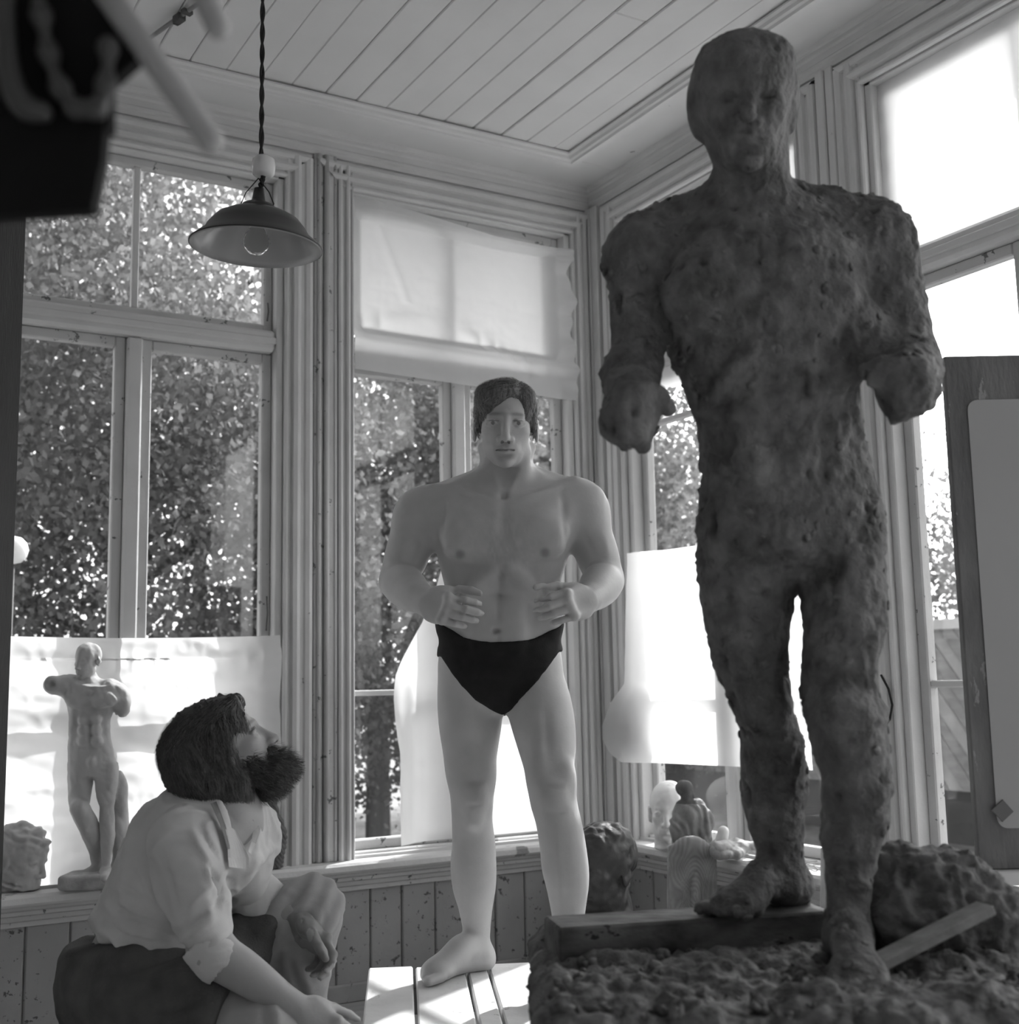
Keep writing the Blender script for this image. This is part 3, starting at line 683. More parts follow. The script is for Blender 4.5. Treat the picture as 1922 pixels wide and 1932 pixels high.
def face_tone(v, c, R, H, brow=.55, lip=.75, iris=.25, hairy=None):
    """own colours of brows, lips and eyes; shade painted into nostrils and lip parting"""
    q = (v-np.asarray(c)) @ R/H; s, f, u = np.abs(q[:, 0]), q[:, 1], q[:, 2]; t = np.ones(len(v)); fr = f > .12
    b = np.exp(-((s-.125)/.085)**2-((u-.098+.06*np.maximum(s-.13, 0))/.020)**2)*fr; t *= 1-(1-brow)*np.clip(b*1.3, 0, 1)
    l = np.exp(-((q[:, 0])/.085)**4-((u+.293)/.032)**2)*(f > .28); t *= 1-(1-lip)*np.clip(l, 0, 1)
    w = ((s-.138)**2/.055**2+(u+.002)**2/.022**2 < 1) & (f > .25); t = np.where(w, 1.12, t)
    ir = ((s-.138)**2+(u-.002)**2 < .021**2) & (f > .25); t = np.where(ir, iris, t)
    ld = (((s-.138)/.068)**2+((u-.026)/.007)**2 < 1) & (f > .25); t = np.where(ld, .5, t)
    t = np.where((np.abs(u+.291) < .0075) & (s < .105) & (f > .27), .42, t)  # shade of the groove between the lips, painted into the tone
    n = ((s-.034)**2+(u+.212)**2 < .018**2) & (f > .38); t = np.where(n, .35, t)  # nostril hollows darkened in the tone, painted shade
    return t
def folds(v, n, segs, D, ymax=9.0):
    """creases: raised or sunken ridges along short strokes (given as pixel pairs at distance D)"""
    out = np.zeros(len(v))
    for (a, b, w, h) in segs:
        A = V(*a, D)[[0, 2]]; B = V(*b, D)[[0, 2]]; p = v[:, [0, 2]]; d = B-A; t = np.clip(((p-A) @ d)/(d @ d), 0, 1); r = np.linalg.norm(p-A-t[:, None]*d, axis=1)
        out += h*np.exp(-(r/w)**2)*np.sin(np.pi*np.clip(t*.9+.05, 0, 1))*(v[:, 1] < ymax)
    return v+n*out[:, None]
# ================================================================ people
ZP = 0.47                                                        # top of the posing platform
skinm = mat('skin', 0.46, 0.5, 0.05, 18, 0.05, 120, spec=0.35, attr=True, sss=0.12)
hairm = mat('brown_hair', 0.115, 0.45, 0.3, 40, 0.5, 60, spec=0.5, attr=True, stretch=(3, 3, 1))
def px(r, D): return r*D/FPX
def rows(lst, dD=0.0):
    out = []
    for v, a, b, D, dep in lst:
        p = V(a, v, D+dD); q = V(b, v, D+dD); out.append(((p[2]+q[2])/2, (p[0]+q[0])/2, D+dD, (q[0]-p[0])/2, dep))
    return out
def figure(name, base, label, cat, group=None):
    w = ROTV() @ Vector(base); r = empty(name, w, -YAW); tag(r, label, cat, group); return r

MUSC = [((838, 930), (830, 1030), .010, -.007), ((1060, 925), (1070, 1030), .010, -.007), ((842, 1058), (905, 1066), .009, -.006), ((985, 1064), (1056, 1054), .009, -.006), ((944, 1072), (938, 1180), .007, -.005),
        ((908, 1088), (982, 1088), .006, -.003), ((908, 1122), (975, 1122), .006, -.003), ((856, 1085), (880, 1175), .010, -.005), ((1036, 1085), (1005, 1175), .010, -.005), ((862, 908), (916, 930), .009, -.008), ((984, 926), (1056, 902), .009, -.008),
        ((862, 920), (925, 944), .006, .005), ((975, 942), (1056, 914), .006, .005), ((792, 1000), (768, 1062), .010, -.005), ((1104, 1000), (1128, 1056), .010, -.005), ((926, 880), (944, 932), .007, .003), ((986, 872), (958, 934), .007, .003),
        ((880, 1330), (886, 1450), .014, -.006), ((1028, 1330), (1036, 1450), .014, -.006), ((884, 1550), (890, 1730), .010, .004), ((1048, 1550), (1062, 1740), .010, .004), ((872, 1484), (914, 1482), .008, -.005), ((1024, 1484), (1066, 1484), .008, -.005),
        ((872, 1530), (912, 1530), .008, -.004), ((1026, 1532), (1072, 1532), .008, -.004), ((850, 960), (905, 985), .020, .004), ((1050, 960), (990, 985), .020, .004), ((940, 1195), (938, 1215), .006, -.004), ((760, 1000), (748, 1060), .012, .004), ((1140, 1000), (1152, 1060), .012, .004)]
def build_model():
    base = np.array([V(960, 1850, 3.4)[0], 3.38, ZP]); F = Field()
    # legs (silhouette rows: pixel row, left, right, distance, half depth)
    F.stack(rows([(1225, 835, 940, 3.40, .085), (1270, 827, 946, 3.40, .088), (1320, 825, 949, 3.40, .092), (1370, 828, 946, 3.41, .090), (1410, 834, 940, 3.42, .082), (1450, 842, 934, 3.42, .072),
        (1485, 848, 931, 3.42, .064), (1512, 850, 931, 3.42, .060), (1545, 852, 929, 3.44, .055), (1590, 853, 934, 3.46, .060), (1630, 853, 936, 3.47, .062), (1675, 857, 935, 3.48, .056),
        (1715, 865, 929, 3.49, .046), (1755, 873, 925, 3.50, .037), (1790, 877, 924, 3.50, .036), (1812, 878, 926, 3.50, .040)]), .02)
    F.stack(rows([(1225, 945, 1050, 3.38, .085), (1270, 946, 1062, 3.37, .088), (1320, 952, 1077, 3.35, .092), (1370, 964, 1085, 3.33, .090), (1410, 976, 1086, 3.31, .084), (1450, 988, 1083, 3.29, .074),
        (1490, 996, 1085, 3.27, .066), (1520, 1001, 1090, 3.26, .062), (1555, 1011, 1098, 3.25, .057), (1600, 1018, 1106, 3.25, .062), (1640, 1022, 1110, 3.25, .064), (1690, 1034, 1108, 3.25, .057),
        (1735, 1042, 1102, 3.24, .046), (1780, 1046, 1097, 3.24, .037), (1825, 1048, 1095, 3.23, .036), (1862, 1048, 1097, 3.23, .040)]), .02)
    # knees, calves
    for (u, v, D) in ((893, 1500, 3.37), (1045, 1505, 3.21)):
        F.ell(V(u, v, D), (.032, .022, .038), k=.03); F.ell(V(u, v+42, D+.015), (.022, .018, .028), k=.03)
        F.ell(V(u-26, v-50, D+.035), (.030, .030, .060), k=.03); F.ell(V(u+20, v-36, D+.035), (.026, .028, .045), k=.03)
    for (u, v, D) in ((880, 1635, 3.50), (1062, 1640, 3.29)): F.ell(V(u-8, v, D+.012), (.028, .045, .085), k=.03); F.ell(V(u+22, v+10, D+.012), (.034, .045, .08), k=.03)
    # torso
    F.stack(rows([(1345, 900, 985, 3.38, .06), (1300, 850, 1030, 3.38, .105), (1262, 832, 1055, 3.38, .118), (1225, 830, 1055, 3.38, .122), (1188, 838, 1048, 3.37, .115), (1150, 844, 1046, 3.36, .108), (1112, 840, 1055, 3.35, .110),
        (1072, 831, 1066, 3.34, .116), (1035, 822, 1079, 3.33, .124), (1000, 812, 1090, 3.33, .126), (962, 800, 1100, 3.33, .118), (930, 800, 1095, 3.34, .096), (908, 850, 1050, 3.34, .078), (885, 902, 1006, 3.33, .066)]), .02, n=2.3)
    F.stack(rows([(945, 905, 1005, 3.33, .070), (915, 908, 1003, 3.33, .066), (880, 911, 1000, 3.32, .063), (840, 912, 999, 3.31, .062), (800, 915, 995, 3.31, .060)]), .035)
    for s, (u, v) in ((-1, (888, 1008)), (1, (1014, 1006))):
        F.ell(V(u, v, 3.243), (.084, .040, .056), k=.022); F.ell(V(u+s*18, v+26, 3.240), (.045, .028, .022), k=.02)
    F.cone(V(949, 950, 3.202), V(946, 1050, 3.186), .006, .005, .020, '-')
    for a, b in ((V(925, 940, 3.245), V(820, 922, 3.30)), (V(972, 940, 3.245), V(1082, 908, 3.30))): F.cone(a, b, .012, .012, .02)
    F.cone(V(912, 845, 3.34), V(936, 938, 3.245), .016, .010, .02); F.cone(V(1000, 845, 3.33), V(962, 938, 3.245), .016, .010, .02)
    F.ell(V(950, 938, 3.230), (.008, .006, .010), k=.012, op='-')
    for a, b in (((915, 905), (812, 958)), ((1000, 902), (1082, 944))): F.cone(V(*a, 3.37), V(*b, 3.36), .038, .056, .03)
    # ribs edge, abdomen, navel, flanks
    for s, x0 in ((-1, 945), (1, 945)):
        F.chain([V(x0+s*14, 1075, 3.228), V(x0+s*50, 1108, 3.236), V(x0+s*85, 1140, 3.265)], [.016, .016, .012], .03)
        F.ell(V(940+s*26, 1100, 3.243), (.030, .014, .024), k=.03); F.ell(V(940+s*26, 1140, 3.252), (.030, .014, .026), k=.03); F.ell(V(938+s*24, 1190, 3.262), (.032, .014, .050), k=.03)
        F.ell(V(942+s*96, 1172, 3.34), (.030, .060, .036), k=.035)
    F.cone(V(944, 1075, 3.214), V(938, 1165, 3.238), .003, .003, .012, '-'); F.ell(V(936, 1191, 3.246), (.012, .014, .006), k=.008, op='-')
    # arms
    F.ell(V(797, 974, 3.34), (.068, .070, .074), k=.045); F.ell(V(1096, 962, 3.34), (.070, .070, .078), k=.045)
    F.ell(V(776, 985, 3.33), (.050, .055, .070), k=.03); F.ell(V(1112, 975, 3.33), (.050, .055, .070), k=.03)
    F.chain([V(795, 975, 3.35), V(778, 1015, 3.34), V(765, 1055, 3.33), V(749, 1095, 3.33)], [.066, .062, .059, .046], .02)
    F.chain([V(1100, 968, 3.35), V(1114, 1010, 3.34), V(1128, 1052, 3.33), V(1143, 1095, 3.33)], [.066, .060, .058, .046], .02)
    F.chain([V(749, 1098, 3.33), V(762, 1105, 3.27), V(782, 1122, 3.18), V(808, 1138, 3.10)], [.046, .056, .046, .030], .018)
    F.chain([V(1143, 1095, 3.33), V(1134, 1102, 3.27), V(1122, 1118, 3.18), V(1107, 1132, 3.10)], [.046, .056, .046, .030], .018)
    hand(F, V(808, 1138, 3.10), (.62, -.74, -.22), (.76, .60, -.18), .196, 1, ((.70, .55, .45), (.62, .65, .5), (.66, .68, .5), (.75, .7, .5)), (.45, .5), .03, .003)
    hand(F, V(1107, 1132, 3.10), (-.60, -.76, -.18), (-.78, .58, -.20), .196, -1, ((.65, .6, .5), (.60, .7, .5), (.64, .7, .5), (.72, .75, .5)), (.45, .3), .03, .003)
    # feet: heel, instep, ball, toes; sole cut flat on the platform
    def foot(h, t, ank, sgn):
        h = np.array(h, float); t = np.array(t, float); d = nrm((t-h)*[1, 1, 0]); s = np.array([-d[1], d[0], 0])*sgn; L = .255
        F.ell(h+d*.015+[0, 0, .030], (.034, .034, .036), k=.02)
        F.chain([np.array(ank), h+d*.085+[0, 0, .070], h+d*.150+[0, 0, .040], h+d*.200+[0, 0, .026]], [.034, .036, .034, .026], .02, sq=None)
        F.chain([h+d*.02+[0, 0, .025], h+d*.10+s*.012+[0, 0, .028], h+d*.185+s*.010+[0, 0, .022]], [.032, .032, .030], .02)
        F.ell(h+d*.185+[0, 0, .022], (.042, .042, .022), k=.015)
        for i in range(5):
            o = (-.032+.0165*i); ln = (.046, .045, .040, .034, .028)[i]; r = (.0135, .010, .0095, .009, .0085)[i]
            p = h+d*(.200-.006*i)+s*o+[0, 0, .016]; F.cone(p, p+d*ln+[0, 0, -.003], r*1.05, r, .006)
        for sd in (-1, 1): F.ell(np.array(ank)+s*sd*.030+[0, 0, -.01], .014, k=.015)
    hl = V(918, 1820, 3.52); tl = V(806, 1850, 3.37); foot([hl[0], 3.52, ZP], [tl[0], 3.36, ZP], V(901, 1795, 3.50), -1)
    h2 = V(1074, 1880, 3.25); foot([h2[0], 3.26, ZP], [V(1050, 1900, 3.0)[0], 3.0, ZP], V(1072, 1850, 3.23), 1)
    F.half((0, 0, ZP+.0005), (0, 0, 1), .004)
    # head
    hc = V(954, 803, 3.235); hR = frame((0.00, -1, -.13), (.03, 0, 1)); Hh = .243
    P = head(F, hc, hR, Hh, jaw=.90)
    F.cone(P(-.19, -.02, -.3), P(-.17, -.1, -.6), .02, .02, .03)
    hb = (hc-np.array([.115, .14, .125]), hc+np.array([.115, .15, .16]))
    h1 = V(845, 1142, 3.06); h2_ = V(1072, 1138, 3.06); e = np.array([.085, .13, .085]); ft = V(850, 1830, 3.42); fe = np.array([.12, .14, .06])
    v, q = mesh_field(F, .0058, [(hb[0], hb[1], .0019), (h1-e, h1+e, .0024), (h2_-e, h2_+e, .0024), (ft-fe, ft+fe, .0030)])
    sg = MUSC; v = folds(v, vnormals(v, q), sg, 3.22, 3.37)
    # own colours, plus the shade painted into the face's hollows
    t = face_tone(v, hc, hR, Hh, brow=.55, lip=.84, iris=.45)
    for u, vv in ((868, 1046), (1028, 1043)):
        c = V(u, vv, 3.2); d = np.hypot(v[:, 0]-c[0]*v[:, 1]/3.2, (v[:, 2]-CAMH)-(c[2]-CAMH)*v[:, 1]/3.2); t = np.where((v[:, 1] < 3.3), t*(1-.45*np.exp(-(d/.013)**4)), t)
    cc = V(952, 1030, 3.2); dx = (v[:, 0]-cc[0])/.075; dz = (v[:, 2]-cc[2])/.085
    hair_ = np.exp(-dx**2-dz**2)*(v[:, 1] < 3.27); t *= 1-.22*hair_*(.7+.6*vnoise(v*[1, 1, .35], 190, 5))
    cb = V(953, 850, 3.1); jl = np.exp(-(((v-P(0, .25, -.36)) @ hR)/[.055, .06, .035])**2 @ np.ones(3)); t *= 1-.10*jl
    root = figure('person', base, 'bare-chested man in dark swim briefs standing on the board platform with bent arms', 'person')
    mk('body', v-base, q, skinm, root, True, world=False, tone=np.clip(t, .2, 1.2))
    # hair: short, combed across from a side parting
    Hf = Field(); E = lambda s, f, u, r, kk=.04, op='+': Hf.ell(P(s, f, u), np.array(r)*Hh, hR, kk*Hh, op)
    E(0, -.075, .155, (.352, .435, .375)); E(.06, .17, .36, (.25, .20, .110), .10); E(.16, .17, .28, (.17, .20, .13), .10); E(-.20, .12, .28, (.12, .17, .13), .08)
    for s in (-1, 1): E(s*.312, .06, .05, (.035, .085, .19), .06)
    E(0, .50, -.11, (.283, .36, .36), .03, '-'); E(-.085, .50, .02, (.19, .30, .31), .05, '-')
    Hf.half(P(0, -.1, -.20), hR @ np.array([0, -.10, 1]), .01)
    for s in (-1, 1): E(s*.37, -.05, -.13, (.12, .16, .225), .02, '-')
    Hf.cone(P(-.15, .10, .52), P(-.17, .34, .36), .004, .006, .015, '-')
    lo, hi = Hf.bounds(.012); st = .0024; g = Hf.grid(lo, hi, st); hv, hq = nets(g, lo, st); hn = vnormals(hv, hq)
    lp = (hv-hc) @ hR/Hh
    hv = hv+hn*(.0022*vnoise(np.stack([lp[:, 0]*1.0+lp[:, 2]*.7, lp[:, 1]*.5, lp[:, 2]*.6], 1), 45, 2)+.0016*vnoise(lp*[1, .35, .5], 90, 3))[:, None]
    rg = np.random.default_rng(3); sd = rg.choice(len(hv), 2600, replace=False)
    def comb(p, n_):
        l = (p-hc) @ hR/Hh; d = np.stack([np.where(l[:, 0] > -.15, 1.0, -.7)*(l[:, 2] > .2), .55*(l[:, 1] > .1)-.75*(l[:, 1] <= .1), np.where(l[:, 2] > .34, -.05, -.9)], 1); return d @ hR.T
    rv, rq = ribbons(hv[sd], hn[sd], comb, g, lo, st, .045, 7, .0009, rg, .12, .18)
    tt = np.concatenate([1+.25*vnoise(lp*[1, .4, .5], 60, 8), rg.uniform(.7, 1.9, 2600).repeat(16)])
    mk('hair', np.concatenate([hv, rv])-base, np.concatenate([hq, rq+len(hv)]), hairm, root, True, world=False, tone=tt)
    # briefs: the body grown by 4 mm, kept between waistband and leg openings
    Bf = Field(); Bf.sub(F, '+'); Bf.offset(.0045)
    def plane(pa, pb, keep):                                    # plane through two pixel rays and the depth axis
        a = V(*pa, 3.25); b = V(*pb, 3.25); d = b-a; n_ = np.cross(d, [0, 1, -.02]); n_ = n_*np.sign(n_ @ (np.asarray(keep)-a)); return a, n_
    Rg = Field(); Rg.ops.append(('+', lambda X, Y, Z: np.minimum(np.minimum(0*X, 0*Y), 0*Z)-.2, np.array([-9.]*3), np.array([9.]*3), .001))
    inside = V(940, 1260, 3.25)
    wa, wb, wc = V(838, 1181, 3.30), V(936, 1211, 3.25), V(1050, 1187, 3.30)
    def waist(X, Y, Z):
        zx = hermite([V(820, 1174, 3.3)[0], wa[0], V(880, 1204, 3.3)[0], wb[0], V(1000, 1206, 3.3)[0], wc[0], V(1075, 1180, 3.3)[0]], [V(820, 1174, 3.3)[2], wa[2], V(880, 1203, 3.26)[2], wb[2], V(1000, 1206, 3.26)[2], wc[2], V(1075, 1180, 3.3)[2]], X)
        return Z-(zx+.05*np.clip((Y-3.28)/.2, 0, 1))
    def legcut(side):
        pts = ((829, 1238), (845, 1262), (870, 1295), (897, 1322), (922, 1338), (945, 1350)) if side < 0 else ((1056, 1228), (1040, 1252), (1016, 1282), (988, 1312), (966, 1338), (952, 1350))
        p = np.array([V(u, v_, 3.27) for u, v_ in pts])
        def fn(X, Y, Z):
            zx = np.interp(X, *(p[:, [0, 2]].T if side < 0 else p[::-1][:, [0, 2]].T)); return np.where(Y < 3.42, zx-Z, zx-.05-Z)
        return fn
    zc_ = V(945, 1354, 3.27)[2]
    for fn in (waist, legcut(-1), legcut(1), lambda X, Y, Z: zc_-Z+0*X): Bf._a('&', fn, [-9]*3, [9]*3, .002)
    a = V(815, 1370, 3.3); b = V(1075, 1165, 3.3); lo = np.array([a[0]-.02, 3.19, a[2]-.03]); hi = np.array([b[0]+.02, 3.56, b[2]+.03])
    # keep only pelvis: evaluate on a local grid
    g = Bf.grid(lo, hi, .004); bv, bq = nets(g, lo, .004); bv = relax(bv, bq, 2)
    bn = vnormals(bv, bq); bv = bv+bn*(.0012*vnoise(bv*[1, 1, 1.5], 40, 6))[:, None]
    mk('swim_briefs', bv-base, bq, mat('briefs_cloth', 0.018, 0.8, 0.2, 30, 0.2, 400, spec=0.2), root, True, world=False)
    return root
model = build_model()

# --- posing platform of boards
def platform():
    A = onZ(693, 1826, ZP); B = onZ(1045, 1812, ZP); L_ = onZ(676, 1932, ZP)
    ex = nrm((B-A)*[1, 1, 0]); ey = np.array([-ex[1], ex[0], 0]); ez = np.array([0, 0, 1.0]); R = np.stack([ex, ey, ez], 1)
    W_, Dp = 1.30, 0.95; o = A-ey*Dp; c = A+ex*W_/2-ey*Dp/2
    root = empty('posing_platform', (c[0], c[1], 0), math.atan2(ex[1], ex[0])); tag(root, 'low wooden posing platform of pale boards under the standing man', 'platform')
    pm = mat('platform_boards', 0.62, 0.7, 0.12, 5, 0.25, 30, chips=0.25, chipg=0.3, chscale=16)
    js = [0.0]
    for u, v in ((781, 1820), (877, 1818), (918, 1818), (1002, 1814)): js.append((onZ(u, v, ZP)-A) @ ex)
    js += [js[-1]+.16, js[-1]+.33, js[-1]+.46]
    for i in range(len(js)-1):
        a, b = js[i]+.004, js[i+1]-.004; m_ = A+ex*(a+b)/2-ey*(Dp/2-.01*math.sin(i*4.1)); G().obox(m_+[0, 0, -.0175-.0015*(i % 2)], ((b-a)/2, Dp/2, .0175), R, .004).build('platform_board', pm, root)
    dm = mat('platform_frame', 0.16, 0.8, 0.2, 6, 0.3, 30); w = js[-1]
    for yy in (-.06, -Dp+.06): G().obox(A+ex*w/2+ey*yy+[0, 0, -.075], (w/2-.03, .02, .035), R).build('cross_rail', dm, root)
    for xx in (.05, w-.05):
        for yy in (-.06, -Dp+.06): p = A+ex*xx+ey*yy; G().obox((p[0], p[1], (ZP-.04)/2), (.03, .03, (ZP-.04)/2), R).build('leg', dm, root)
    return root
platform()
# ================================================================ clay figure on its modelling stand
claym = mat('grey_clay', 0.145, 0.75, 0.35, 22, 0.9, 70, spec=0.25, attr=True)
clayd = mat('wet_clay', 0.125, 0.7, 0.55, 22, 0.9, 55, spec=0.3)
ZSB = V(1600, 1822, 2.04)[2]                                     # clay surface under the front foot
def clay_disp(v, q, amp=1.0, seed=0):
    n = vnormals(v, q)
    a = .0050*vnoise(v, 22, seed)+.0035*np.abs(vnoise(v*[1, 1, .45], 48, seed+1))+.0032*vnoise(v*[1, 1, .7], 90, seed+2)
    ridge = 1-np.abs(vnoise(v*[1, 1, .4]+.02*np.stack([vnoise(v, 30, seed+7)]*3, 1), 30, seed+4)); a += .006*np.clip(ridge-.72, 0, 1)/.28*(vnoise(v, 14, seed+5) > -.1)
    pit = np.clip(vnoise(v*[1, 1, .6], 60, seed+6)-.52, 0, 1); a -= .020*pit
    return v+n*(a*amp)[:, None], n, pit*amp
def build_statue():
    base = np.array([V(1500, 1750, 2.12)[0], 2.12, ZSB-.01]); F = Field()
    F.stack(rows([(975, 1325, 1470, 2.16, .090), (1030, 1320, 1495, 2.16, .095), (1090, 1320, 1506, 2.17, .095), (1150, 1324, 1491, 2.18, .090), (1210, 1338, 1488, 2.18, .084), (1265, 1352, 1488, 2.18, .076), (1315, 1376, 1489, 2.18, .066), (1350, 1390, 1496, 2.19, .062),
        (1390, 1400, 1505, 2.20, .058), (1440, 1402, 1519, 2.22, .060), (1480, 1403, 1523, 2.23, .061), (1530, 1408, 1519, 2.24, .056), (1580, 1420, 1518, 2.25, .048), (1625, 1437, 1513, 2.25, .040), (1668, 1443, 1514, 2.25, .038), (1690, 1440, 1520, 2.25, .040)]), .02)
    F.stack(rows([(975, 1500, 1650, 2.14, .090), (1030, 1508, 1662, 2.13, .095), (1090, 1508, 1665, 2.12, .096), (1150, 1517, 1664, 2.11, .092), (1210, 1519, 1657, 2.09, .086), (1270, 1513, 1651, 2.08, .078), (1320, 1517, 1656, 2.06, .070), (1370, 1530, 1667, 2.05, .066),
        (1420, 1541, 1673, 2.05, .062), (1470, 1550, 1676, 2.05, .062), (1530, 1555, 1676, 2.06, .058), (1580, 1552, 1662, 2.06, .050), (1640, 1557, 1645, 2.06, .042), (1700, 1560, 1641, 2.06, .038), (1750, 1562, 1641, 2.06, .040), (1780, 1560, 1643, 2.06, .044)]), .005)
    for (u, v, D) in ((1438, 1335, 2.125), (1590, 1345, 1.995)): F.ell(V(u, v, D), (.038, .025, .042), k=.025)
    F.ell(V(1455, 1470, 2.27), (.040, .045, .080), k=.03); F.ell(V(1625, 1480, 2.10), (.040, .045, .080), k=.03)
    F.stack(rows([(1100, 1470, 1540, 2.14, .05), (1050, 1345, 1640, 2.14, .10), (1000, 1322, 1655, 2.14, .115), (940, 1324, 1642, 2.14, .116), (880, 1326, 1630, 2.14, .110), (820, 1318, 1622, 2.13, .106), (770, 1306, 1614, 2.12, .108), (715, 1288, 1614, 2.12, .114), (650, 1262, 1622, 2.12, .122), (580, 1250, 1625, 2.12, .126),
        (510, 1240, 1640, 2.12, .122), (455, 1250, 1625, 2.13, .105), (410, 1300, 1560, 2.13, .085), (375, 1340, 1498, 2.12, .072)]), .02, n=2.3)
    F.stack(rows([(440, 1340, 1495, 2.12, .075), (390, 1345, 1492, 2.12, .070), (340, 1348, 1490, 2.10, .067), (280, 1350, 1488, 2.09, .066)]), .03)
    for a, b in (((1350, 385), (1235, 455)), ((1490, 385), (1640, 430))): F.cone(V(*a, 2.15), V(*b, 2.15), .040, .058, .04)
    for u, v in ((1335, 560), (1520, 560)): F.ell(V(u, v, 2.03), (.078, .036, .060), k=.04)
    F.cone(V(1432, 470, 1.99), V(1436, 640, 1.97), .010, .008, .015, '-')
    for s in (-1, 1):
        F.chain([V(1440+s*20, 660, 2.005), V(1445+s*75, 720, 2.02), V(1450+s*125, 775, 2.06)], [.012, .013, .010], .012)
        F.ell(V(1460+s*45, 790, 2.025), (.034, .016, .030), k=.02); F.ell(V(1465+s*40, 860, 2.025), (.034, .016, .040), k=.02)
        F.cone(V(1430+s*12, 448, 2.035), V(1430+s*150, 432, 2.08), .013, .012, .012)
    F.ell(V(1490, 1010, 2.03), (.032, .022, .038), k=.02); F.cone(V(1425, 400, 2.05), V(1428, 455, 2.03), .012, .010, .012)
    # arms and rough fists
    F.ell(V(1205, 490, 2.12), (.062, .068, .078), k=.03); F.ell(V(1660, 475, 2.12), (.070, .070, .080), k=.03)
    F.chain([V(1215, 480, 2.13), V(1206, 560, 2.12), V(1204, 640, 2.11), V(1192, 715, 2.10)], [.056, .050, .044, .040], .02)
    F.chain([V(1192, 700, 2.10), V(1188, 745, 2.04), V(1186, 775, 1.99)], [.046, .044, .036], .02)
    F.chain([V(1655, 470, 2.13), V(1672, 550, 2.12), V(1690, 620, 2.11), V(1712, 690, 2.10)], [.062, .062, .058, .048], .02)
    F.chain([V(1712, 690, 2.10), V(1715, 700, 2.04), V(1706, 720, 1.97)], [.050, .052, .040], .02)
    F.ell(V(1630, 640, 2.06), (.035, .04, .06), k=.04)
    for (u, v, D, sg) in ((1184, 790, 1.95, 1), (1712, 738, 1.95, -1)):
        c = V(u, v, D); F.ell(c, (.050, .050, .044), k=.02)
        for i in range(4):
            p = c+np.array([sg*(.030-.004*i), -.030, .032-.022*i]); F.chain([c+np.array([-sg*.01, -.035, .03-.020*i]), p, p+np.array([sg*.004, .028, -.006])], [.016, .016, .014], .008)
        F.chain([c+np.array([sg*.01, .0, .035]), c+np.array([sg*.045, -.02, .030]), c+np.array([sg*.062, -.02, .012])], [.018, .016, .013], .01)
    F.cone(V(1180, 810, 1.95), V(1176, 846, 1.95), .026, .006, .015); F.cone(V(1700, 690, 1.95), V(1640, 700, 1.95), .022, .014, .015)
    # feet
    for (hu, hv, hD, tu, tv, tD, au, av) in ((1500, 1700, 2.28, 1380, 1712, 2.16, 1480, 1675), (1598, 1800, 2.08, 1622, 1850, 1.86, 1600, 1760)):
        h = V(hu, hv, hD); t = V(tu, tv, tD); zb = min(h[2], t[2]) if hv < 1750 else ZSB; h[2] = t[2] = zb; d = nrm(t-h); s = np.array([-d[1], d[0], 0]); a = V(au, av, hD-.02)
        F.ell(h+[0, 0, .03], (.036, .036, .036), k=.02); F.chain([a, h+d*.06+[0, 0, .056], h+d*.12+[0, 0, .032], h+d*.18+[0, 0, .020]], [.036, .033, .030, .024], .02)
        F.ell(h+d*.165+[0, 0, .015], (.042, .042, .020), k=.02)
        for i in range(5): p = h+d*.185+s*(-.034+.017*i)+[0, 0, .012]; F.cone(p, p+d*(.040-.004*i), .011, .009, .003); F.cone(h+d*.09+s*(-.012+.006*i)+[0, 0, .062], p+[0, 0, .012], .007, .007, .010)
    # head, looking out over the camera
    hc = V(1402, 216, 2.06); hR = frame((-.12, -1, -.12), (0, 0, 1)); H = .250
    head(F, hc, hR, H, eyes=True, soft=1.0, jaw=1.0, ears=False, nose=1.06)
    for s in (-1, 1): F.cone(hc+hR @ (np.array([s*.02, .37, .085])*H), hc+hR @ (np.array([s*.17, .31, .090])*H), .012, .009, .010)
    P = lambda s, f, u: hc+hR @ (np.array([s, f, u])*H)
    F.ell(P(0, -.05, .17), np.array([.335, .43, .345])*H, hR, .05)
    for s in (-1, 1): F.ell(P(s*.325, -.03, .0), np.array([.035, .075, .125])*H, hR, .03); F.ell(P(-.02, .20, .30), np.array([.22, .12, .12])*H, hR, .05)
    for s in (-1, 1): F.ell(P(s*.14, .37, .0), np.array([.06, .04, .022])*H, hR, .012, '-')
    hb = (hc-np.array([.13, .15, .16]), hc+np.array([.13, .16, .17]))
    v, q = mesh_field(F, .0062, [(hb[0], hb[1], .0032)])
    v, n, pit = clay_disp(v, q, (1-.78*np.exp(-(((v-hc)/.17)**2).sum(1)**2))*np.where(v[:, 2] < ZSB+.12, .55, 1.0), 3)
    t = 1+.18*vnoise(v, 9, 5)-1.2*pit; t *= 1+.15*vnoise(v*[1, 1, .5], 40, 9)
    root = figure('clay_statue', base, 'larger dark clay statue of a nude walking man in the right foreground', 'statue')
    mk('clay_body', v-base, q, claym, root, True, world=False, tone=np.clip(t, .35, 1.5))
    # loose pellets of clay pressed on
    rg = np.random.default_rng(11); far = np.flatnonzero(np.linalg.norm(v-hc, axis=1) > .19); k = rg.choice(far, 420, replace=False); V_ = []; Q_ = []
    b0 = G().lathe([(0.0, -.5), (.45, -.32), (.55, 0), (.42, .32), (0, .5)], (0, 0, 0), 7); bv = np.array(b0.v); bf = np.array(b0.f)
    for j, i in enumerate(k):
        R = frame(n[i], rg.normal(0, 1, 3)); s = rg.uniform(.006, .014); w = (bv*[s*1.4, s*.5, s*rg.uniform(1, 2.2)]) @ R.T+v[i]; V_.append(w); Q_.append(bf+len(bv)*j)
